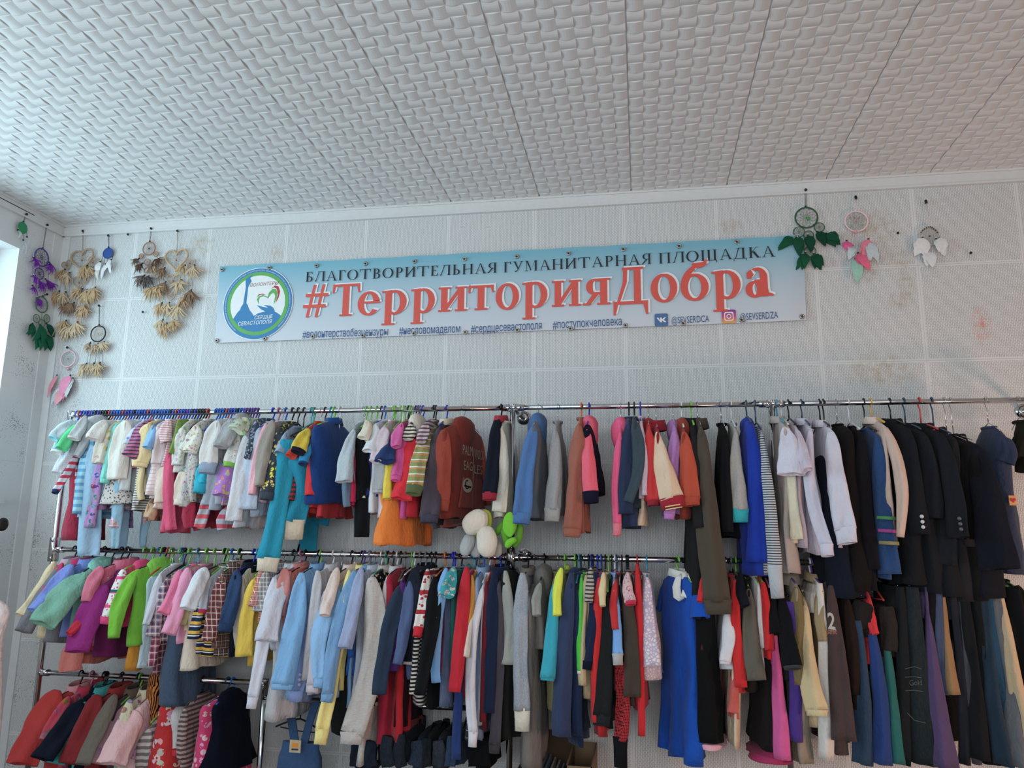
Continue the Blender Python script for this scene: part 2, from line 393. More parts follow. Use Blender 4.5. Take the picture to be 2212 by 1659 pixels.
standoff(PX1, ZT, 'chrome wall bracket behind the top of the middle post')
standoff(PX1+.012, ZM, 'chrome wall bracket behind the plush hats and middle rail')
standoff(PX3, ZT, 'chrome wall bracket beside the denim dress near the picture edge')

# ---------------------------------------------------------------- hangers
HC = {'bl': '1d63c8', 'db': '1c2fc0', 'bk': '1a1b1e', 'gn': '79c83c', 'pu': '6a3f9c', 'rd': 'c83a35', 'wh': 'd8dadd', 'tq': '2f9fc4', 'wi': 'a8a8a8', 'gy': '77797c', 'mg': '4fa88a', 'ye': 'e0b52e', 'or': 'd8702e', 'pk': 'c86a8a', 'nv': '2a4a68'}
HN = {'bl': 'blue', 'db': 'deep blue', 'bk': 'black', 'gn': 'lime green', 'pu': 'purple', 'rd': 'red', 'wh': 'white', 'tq': 'turquoise', 'wi': 'steel wire', 'gy': 'grey', 'mg': 'mint green', 'ye': 'yellow', 'or': 'orange', 'pk': 'pink', 'nv': 'dark blue'}
_hg = {}; _hl = set()
def hanger(x, z, zneck, w, yaw, hc, label, drop=.055):
    """hook round the rail, neck and sloping shoulders, in the garment's own plane"""
    U = np.array([math.sin(yaw), -math.cos(yaw), 0]); key = (hc, round(zneck, 2), round(w, 2), round(drop, 2))
    while label in _hl: label += ', next one along' if 'next one along' not in label else ' again'
    _hl.add(label)
    o = empty('clothes_hanger', (x, RY, z), label, 'hanger', 'clothes hangers')
    o.rotation_euler = (0, 0, yaw)
    if key not in _hg:
        m = CH if hc == 'wi' else simple('hanger_plastic_'+hc, HC[hc], .35); r = .0016 if hc == 'wi' else (.0040 if zneck < .06 else .0034)
        pts = [(0, -(.0175)*math.cos(a), .0175*math.sin(a)) for a in [math.radians(q) for q in range(-20, 181, 20)]]
        # local -y points to the room
        zn = -zneck; pts += [(0, .0165, -.012), (0, .008, -.026), (0, .001, -.036), (0, 0, min(-.045, zn+.02))]
        b = MB(); b.tube(pts, r, 8); hook = b.build('hook', m, o)
        L = w*.42; b = MB(); pts = []
        for k in range(-8, 9):
            t = k/8; pts.append((0, t*L, min(-.05, zn+.02)-drop*.9*abs(t)**1.3-.004))
        b.tube(pts, .0042 if hc != 'wi' else .002, 8)
        if hc in ('bk', 'bl', 'gn', 'wh', 'rd', 'tq'): b.tube([(0, -L*.8, min(-.05, zn+.02)-drop*.95), (0, 0, min(-.05, zn+.02)-drop*1.05), (0, L*.8, min(-.05, zn+.02)-drop*.95)], .0028, 6)
        sh = b.build('shoulder_bar', m, o); _hg[key] = (hook.data, sh.data)
    else:
        for nm, d in zip(('hook', 'shoulder_bar'), _hg[key]): link(bpy.data.objects.new(nm, d), o)
    return o

# ---------------------------------------------------------------- cloth shapes
EXS = 1.08
from mathutils import noise as _ns
NOI = _ns.noise
def tube_mesh(P, A, B, maj, rnd, n=20, wr=.05, close_top=True, opening=True, tilt=0.0):
    V, F = [], []; k = len(P); p1, p2, p3 = rnd.uniform(0, 6), rnd.uniform(0, 6), rnd.uniform(0, 6); L_ = float(np.linalg.norm(P[-1]-P[0]))
    for i in range(k):
        t = P[min(i+1, k-1)]-P[max(i-1, 0)]; t = t/np.linalg.norm(t)
        m = maj-(maj@t)*t; m /= np.linalg.norm(m); nn = np.cross(t, m)
        m2 = math.cos(tilt)*m+math.sin(tilt)*nn; n2 = -math.sin(tilt)*m+math.cos(tilt)*nn
        s = i/(k-1)
        for j in range(n):
            a = 2*math.pi*j/n; ca, sa = math.cos(a), math.sin(a)
            ex = EXS; ca2 = math.copysign(abs(ca)**ex, ca); sa2 = math.copysign(abs(sa)**ex, sa)
            r = 1+wr*.5*math.sin(2*a+p1+6*s)+wr*.5*math.sin(4*a-9*s+p2)+wr*.6*math.sin(17*s+p3+a)
            q = P[i]+A[i]*ca2*r*m2+B[i]*sa2*r*n2
            if wr > .02:
                e = min(1, 6*s)*min(1, A[i]/.03); g1 = NOI(Vector((q[0]*13+p1*9, q[1]*13+p2*5, q[2]*5.5+p3*7))); g2 = NOI(Vector((q[0]*30+p2*5, q[1]*30+p3, q[2]*16+p1*4)))
                crease = abs(math.sin(p1*3+s*L_/.055+ca*1.4+g1*2))**3
                q = q+n2*(g1*.013+g2*.002-crease*.0022)*e*(.6+abs(sa))+m2*(g2*.002+g1*.004)*e+n2*(A[i]*.13*math.sin(ca*4.2+p1+2.2*s)*min(1, 3*s)*(.5+.5*abs(sa)))
            V.append(q)
    for i in range(k-1):
        for j in range(n): F.append((i*n+j, i*n+(j+1) % n, (i+1)*n+(j+1) % n, (i+1)*n+j))
    if close_top: F.append(tuple(reversed(range(n))))
    if opening:
        q = len(V); t = P[-1]-P[-2]; t = t/np.linalg.norm(t); c = P[-1]
        for sc, back in ((.90, 0.0), (.62, .008)):
            for j in range(n): V.append(c+(V[(k-1)*n+j]-c)*sc-t*back)
        prev = (k-1)*n
        for r_ in (q, q+n):
            for j in range(n): F.append((prev+j, prev+(j+1) % n, r_+(j+1) % n, r_+j))
            prev = r_
        F.append(tuple(range(prev, prev+n)))
    else: F.append(tuple(range((k-1)*n, k*n)))
    return V, F
def body_mesh(w, zn, zs, zh, th, fl, U, Vv, rnd, n=32, skirt=False, amp=1.0, skew=0.0, neck=.05):
    rows = []  # z, half width, half thickness, fold
    if skirt: rows = [(zs+.0, w/2*.80, th*.5, 0), (zs-.03, w/2*.82, th*.62, .05)]
    else: rows = [(zn, neck*.8, .012, 0), (zn-.008, neck, .016, 0), (zn+(zs-zn)*.45, neck+(w/2-neck)*.42, th*.45, 0), (zs, w/2*.93, th*.6, 0), (zs-.022, w/2, th*.75, 0), (zs-.09, w/2*.93, th*.95, .1)]
    z0 = rows[-1][0]; N = 14
    for i in range(1, N+1):
        t = i/N; rows.append((z0+(zh-z0)*t, w/2*.92*(1+(fl-1)*t**1.2), th*(1+.35*t*(fl)), .15+.85*t))
    V, F = [], []; ph = rnd.uniform(0, 6); kf = rnd.choice([3, 4, 5]); p2 = rnd.uniform(0, 6)
    k = len(rows)
    for i, (z, hw, ht, f) in enumerate(rows):
        for j in range(n):
            a = 2*math.pi*j/n; ca, sa = math.cos(a), math.sin(a)
            u = hw*math.copysign(abs(ca)**.85, ca); v = ht*math.copysign(abs(sa)**.85, sa)
            fold = amp*f*(.011*math.sin(kf*u/(.08)+ph)+.006*math.sin(u/.018+p2+z*9))
            g = NOI(Vector((u*11+ph, v*8+p2*5, z*6+ph*3)))*.016+NOI(Vector((u*28+ph, v*20, z*17+p2)))*.002
            v += fold+g*min(1, .3+f)*min(1, th/.02); u *= 1+.03*f*math.sin(z*23+p2)
            zz = z+(.006*f*math.sin(u/.03+p2) if i == k-1 else 0)+skew*f*u
            V.append(U*u+Vv*v+np.array([0, 0, zz]))
    for i in range(k-1):
        for j in range(n): F.append((i*n+j, i*n+(j+1) % n, (i+1)*n+(j+1) % n, (i+1)*n+j))
    c0 = np.array([0, 0, rows[0][0]-.02]); q = len(V); V.append(c0)
    for j in range(n): F.append((q, (j+1) % n, j))
    q = len(V); cb = sum(V[(k-1)*n+j] for j in range(n))/n
    for sc, up in ((.93, 0), (.7, .012)):
        for j in range(n): p = cb+(V[(k-1)*n+j]-cb)*sc; p = p+np.array([0, 0, up]); V.append(p)
    prev = (k-1)*n
    for r_ in (q, q+n):
        for j in range(n): F.append((prev+j, prev+(j+1) % n, r_+(j+1) % n, r_+j))
        prev = r_
    F.append(tuple(range(prev, prev+n)))
    return V, F
def ring_mesh(c, ru, rv, h, fl, U, Vv, rnd, n=18, thick=.004, drop=0.0):
    """a collar or neckband: a wall that stands on the neckline and folds out"""
    V, F = [], []
    prof = [(1.0, 0), (1.02, h*.6), (1.08, h), (1.2, h*.9), (1.0+fl, h*.15-drop), (1.0+fl-.1, h*.12-drop)]
    k = len(prof)
    for s, z in prof:
        for j in range(n):
            a = 2*math.pi*j/n; dip = .35*h*max(0, math.cos(a))
            V.append(c+U*ru*s*math.cos(a)+Vv*rv*s*math.sin(a)+np.array([0, 0, z-dip]))
    for i in range(k-1):
        for j in range(n): F.append((i*n+j, i*n+(j+1) % n, (i+1)*n+(j+1) % n, (i+1)*n+j))
    return V, F
KIND = {'tee': ('t_shirt', 't-shirt'), 'top': ('long_sleeved_top', 'top'), 'shirt': ('button_shirt', 'shirt'), 'jumper': ('jumper', 'jumper'), 'hoodie': ('hoodie', 'hoodie'),
        'coat': ('coat', 'coat'), 'jacket': ('jacket', 'jacket'), 'dress': ('dress', 'dress'), 'skirt': ('skirt', 'skirt'), 'trousers': ('trousers', 'trousers'),
        'romper': ('romper_suit', 'romper'), 'vest': ('vest', 'vest'), 'blouse': ('blouse', 'blouse'), 'shorts': ('shorts', 'shorts'), 'scarf': ('printed_scarf', 'scarf')}
RAILZ = {'T': ZT, 'M': ZM, 'L': ZL, 'K': ZL2}
BTN = None
GINFO = {}; SPACE = {}; HOOKS = []
def garment(idx, rail_, tx, ty, bx, by, wm, wc, w, hem, kind, colour, pat, ex, label):
    rnd = random.Random(idx*7+3); Z = RAILZ[rail_]; yaw = math.radians(float(ex.get('y', 0)))
    U = np.array([math.sin(yaw), -math.cos(yaw), 0]); Vv = np.array([math.cos(yaw), math.sin(yaw), 0])
    ynear = RY-math.cos(yaw)*w/2
    S = onY(tx, ty, ynear); X = float(S[0]-math.sin(yaw)*w/2); O = np.array([X, RY, Z])
    pack = rail_ == 'T' and tx < 556 and ty < 960
    if pack: S = onY(tx, ty-9, ynear)
    zs = min(S[2]-Z, -.052 if pack else -.085); zn = min(-.038 if pack else -.055, zs+float(ex.get('sl', .05)))
    hpx = tx if hem <= 0 else tx
    zh = onY(tx, hem, RY-math.cos(yaw)*w/4)[2]-Z if hem > 0 else onY(bx, by, RY)[2]-Z+.03
    gap = SPACE.get(idx, .2); th = float(ex.get('th', .024)); th = th if gap > .2 or th >= .045 else min(th, max(.012, gap*.75)); fl = float(ex.get('fl', 1.05))
    name, cat = KIND[kind]; g = ex.get('g')
    root = empty(name, O, label, cat, g or {'T': 'children\'s clothes on the top rail', 'M': 'clothes on the middle rail', 'L': 'clothes on the bottom rail', 'K': 'clothes on the low jeans rail'}[rail_])
    m = cloth(colour, pat); mb = cloth(ex['bd'], ex.get('bp', '')) if 'bd' in ex else m
    V3 = lambda v: np.array(v, float)
    # sleeve or leg reaching the given tip
    Xt = S[0]; near = ynear-.012
    T = onX(bx, by, Xt-.0001) if abs(bx-1370) > 120 else None
    if T is None: yt = near-.02
    else:
        f = near-T[1]; lim = float(ex.get('f', .16)); k = min(1, (abs(bx-1370)-120)/350)
        yt = near-max(-.02, min(lim, f))*k-.012*(1-k)
    if kind in ('trousers',): yt = max(yt, near-.04)
    T = onY(bx, by, yt); sc = pxm(T)
    legs = kind in ('trousers', 'shorts'); sleeveless = 'ns' in ex or kind in ('skirt', 'scarf')
    view = (S+T)/2-CAM; view /= np.linalg.norm(view)
    if not sleeveless:
        A0 = wm*.5*sc; A1 = wc*.5*sc; B0 = max(.014, A0*float(ex.get('fb', .34)))
        Sl = S-O; Tl = T-O
        if not legs: Sl = Sl+np.array([0, .018, -.006])
        d = Tl-Sl; L = np.linalg.norm(d); maj = np.cross(d/L, view); maj /= np.linalg.norm(maj)
        if maj[0] < 0: maj = -maj
        bow = float(ex.get('bw', rnd.uniform(-.012, .012))); P, A, B = [], [], []
        short = L < .17
        ss = [0, .03, .08, .14, .21, .28, .35, .42, .49, .56, .63, .70, .77, .84, .90, .95, 1.0]
        for s in ss:
            p = Sl+d*s+maj*bow*math.sin(math.pi*s)
            wk = .30+.70*(1-math.exp(-s/(.11 if not short else .22))) if not legs else 1-.25*math.exp(-s/.1)
            mid = float(ex.get('mid', .55)) if wc < wm*1.15 else .12; a = A0 if s < mid else A0+(A1-A0)*((s-mid)/(1-mid))
            a = a*wk*1.02
            P.append(p); A.append(a); B.append(max(.010, min(B0*(a/A0)**.6, a*1.0)))
        tl = rnd.uniform(.1, .45)*float(ex.get('tl', 1))
        Vs, Fs = tube_mesh(P, A, B, maj, rnd, tilt=tl, wr=.03 if 'sm' in ex else .055)
        mesh_obj('leg' if legs or 'lg' in ex else 'sleeve', Vs, Fs, m, root)
        if 'cu' in ex:
            cl = float(ex.get('cl', .045)); e = d/L; cs = [P[-1]-e*cl*.15, P[-1]+e*cl*.3, P[-1]+e*cl]
            Vc, Fc = tube_mesh(cs, [A1*1.03, A1*.94, A1*.9], [B[-1]*1.08, B[-1], B[-1]], maj, rnd, tilt=tl, wr=.015, close_top=False)
            mesh_obj('cuff', Vc, Fc, cloth(ex['cu'], ex.get('cp', 'rb')), root)
        if 'bt' in ex:
            for q in range(3):
                c = MB(); pp = P[-1]-d/L*(.03+.021*q)+maj*A1*.35; nv = (CAM-O-pp); nv /= np.linalg.norm(nv); pp = pp+nv*(B[-1]*1.3+.012)
                c.cyl(pp, pp+nv*.003, .0075, 12); c.build('button', simple('button_'+ex['bt'], ex['bt'], .25), root)
        # far side copy, mirrored across the garment
        if 'nf' not in ex:
            R = np.array([[1-2*U[0]*U[0], -2*U[0]*U[1], 0], [-2*U[1]*U[0], 1-2*U[1]*U[1], 0], [0, 0, 1]]); sh = .75 if not legs else .9
            V2 = []
            lim = -RY-.012   # stay clear of the wall
            for v in Vs:
                q = R @ np.array(v); y = min(q[1], lim if not legs else .2); V2.append((q[0], y if legs is False else y, q[2]))
            F2 = [tuple(reversed(f)) for f in Fs]; mesh_obj('leg' if legs or 'lg' in ex else 'sleeve', V2, F2, m, root)
    if legs:
        Vb, Fb = body_mesh(w, zs+.01, zs, zs-.12 if kind == 'trousers' else zh, th*1.3, 1.0, U, Vv, rnd, skirt=True, amp=.4)
        mesh_obj('waist', Vb, Fb, mb, root)
    else:
        Vb, Fb = body_mesh(w, zn, zs, zh, th, fl, U, Vv, rnd, skirt=kind in ('skirt', 'scarf'), skew=float(ex.get('sk', 0)), amp=float(ex.get('am', 1)), neck=min(.05, w*.22))
        mesh_obj('body', Vb, Fb, mb, root)
    zc = np.array([0, 0, zn])
    if kind in ('shirt',) or 'co' in ex:
        Vc, Fc = ring_mesh(zc-np.array([0, 0, .008]), .055, .026, .028, .45, U, Vv, rnd, drop=.01); mesh_obj('collar', Vc, Fc, cloth(ex['co']) if 'co' in ex else mb, root)
    elif kind in ('jacket', 'coat') and not sleeveless:
        Vc, Fc = ring_mesh(zc-np.array([0, 0, .012]), .06, .034, .035, .5, U, Vv, rnd, drop=.02); mesh_obj('collar', Vc, Fc, cloth(ex['ho']) if 'ho' in ex else mb, root)
    elif kind in ('tee', 'top', 'jumper', 'dress', 'romper', 'vest', 'blouse') and 'hd' not in ex:
        Vc, Fc = ring_mesh(zc-np.array([0, 0, .010]), .052, .02, .012, .12, U, Vv, rnd); mesh_obj('neckband', Vc, Fc, mb, root)
    if kind == 'hoodie' or 'hd' in ex:
        b = MB(); n = 14; hm = cloth(ex['ho']) if 'ho' in ex else mb; s_ = float(ex.get('hs', 1))
        V, F = [], []; c = np.array([0, 0, zn-.035])+U*.01
        prof = [(0, .065, .2), (.022, .052, .7), (.04, .03, 1.0), (.045, 0, 1.08), (.04, -.035, 1.05), (.03, -.07, .9), (.015, -.095, .55), (0, -.105, .15)]
        for _, z, r in prof:
            for j in range(n):
                a = 2*math.pi*j/n; rr = 1+.08*math.sin(3*a+z*40)
                V.append(c+U*.085*s_*r*rr*math.cos(a)+Vv*.042*s_*r*rr*math.sin(a)+np.array([0, 0, z*s_]))
        for i in range(len(prof)-1):
            for j in range(n): F.append((i*n+j, i*n+(j+1) % n, (i+1)*n+(j+1) % n, (i+1)*n+j))
        F.append(tuple(reversed(range(n)))); F.append(tuple(range((len(prof)-1)*n, len(prof)*n)))
        mesh_obj('hood', V, F, hm, root)
    if 'hb' in ex:   # contrasting hem band
        hb = float(ex.get('hh', .035)); fb = 1.03
        Vh, Fh = body_mesh(w, zh, zh, zh-hb, th*1.3*fb, 1.0, U, Vv, rnd, skirt=True, amp=.3); mesh_obj('hem_band', Vh, Fh, cloth(ex['hb'], ''), root)
    hc = ex.get('hc', 'wi')
    if not (rail_ == 'T' and tx < 556) and rail_ != 'K': hanger(X, Z, -zn, max(.2, w), yaw, hc, HN[hc]+' hanger under the '+label[:1].lower()+label[1:], max(.02, zn-zs))
    HOOKS.append((rail_, X, label)); GINFO[label] = (root, O, U, Vv, zs, zh, th, w)
    return root
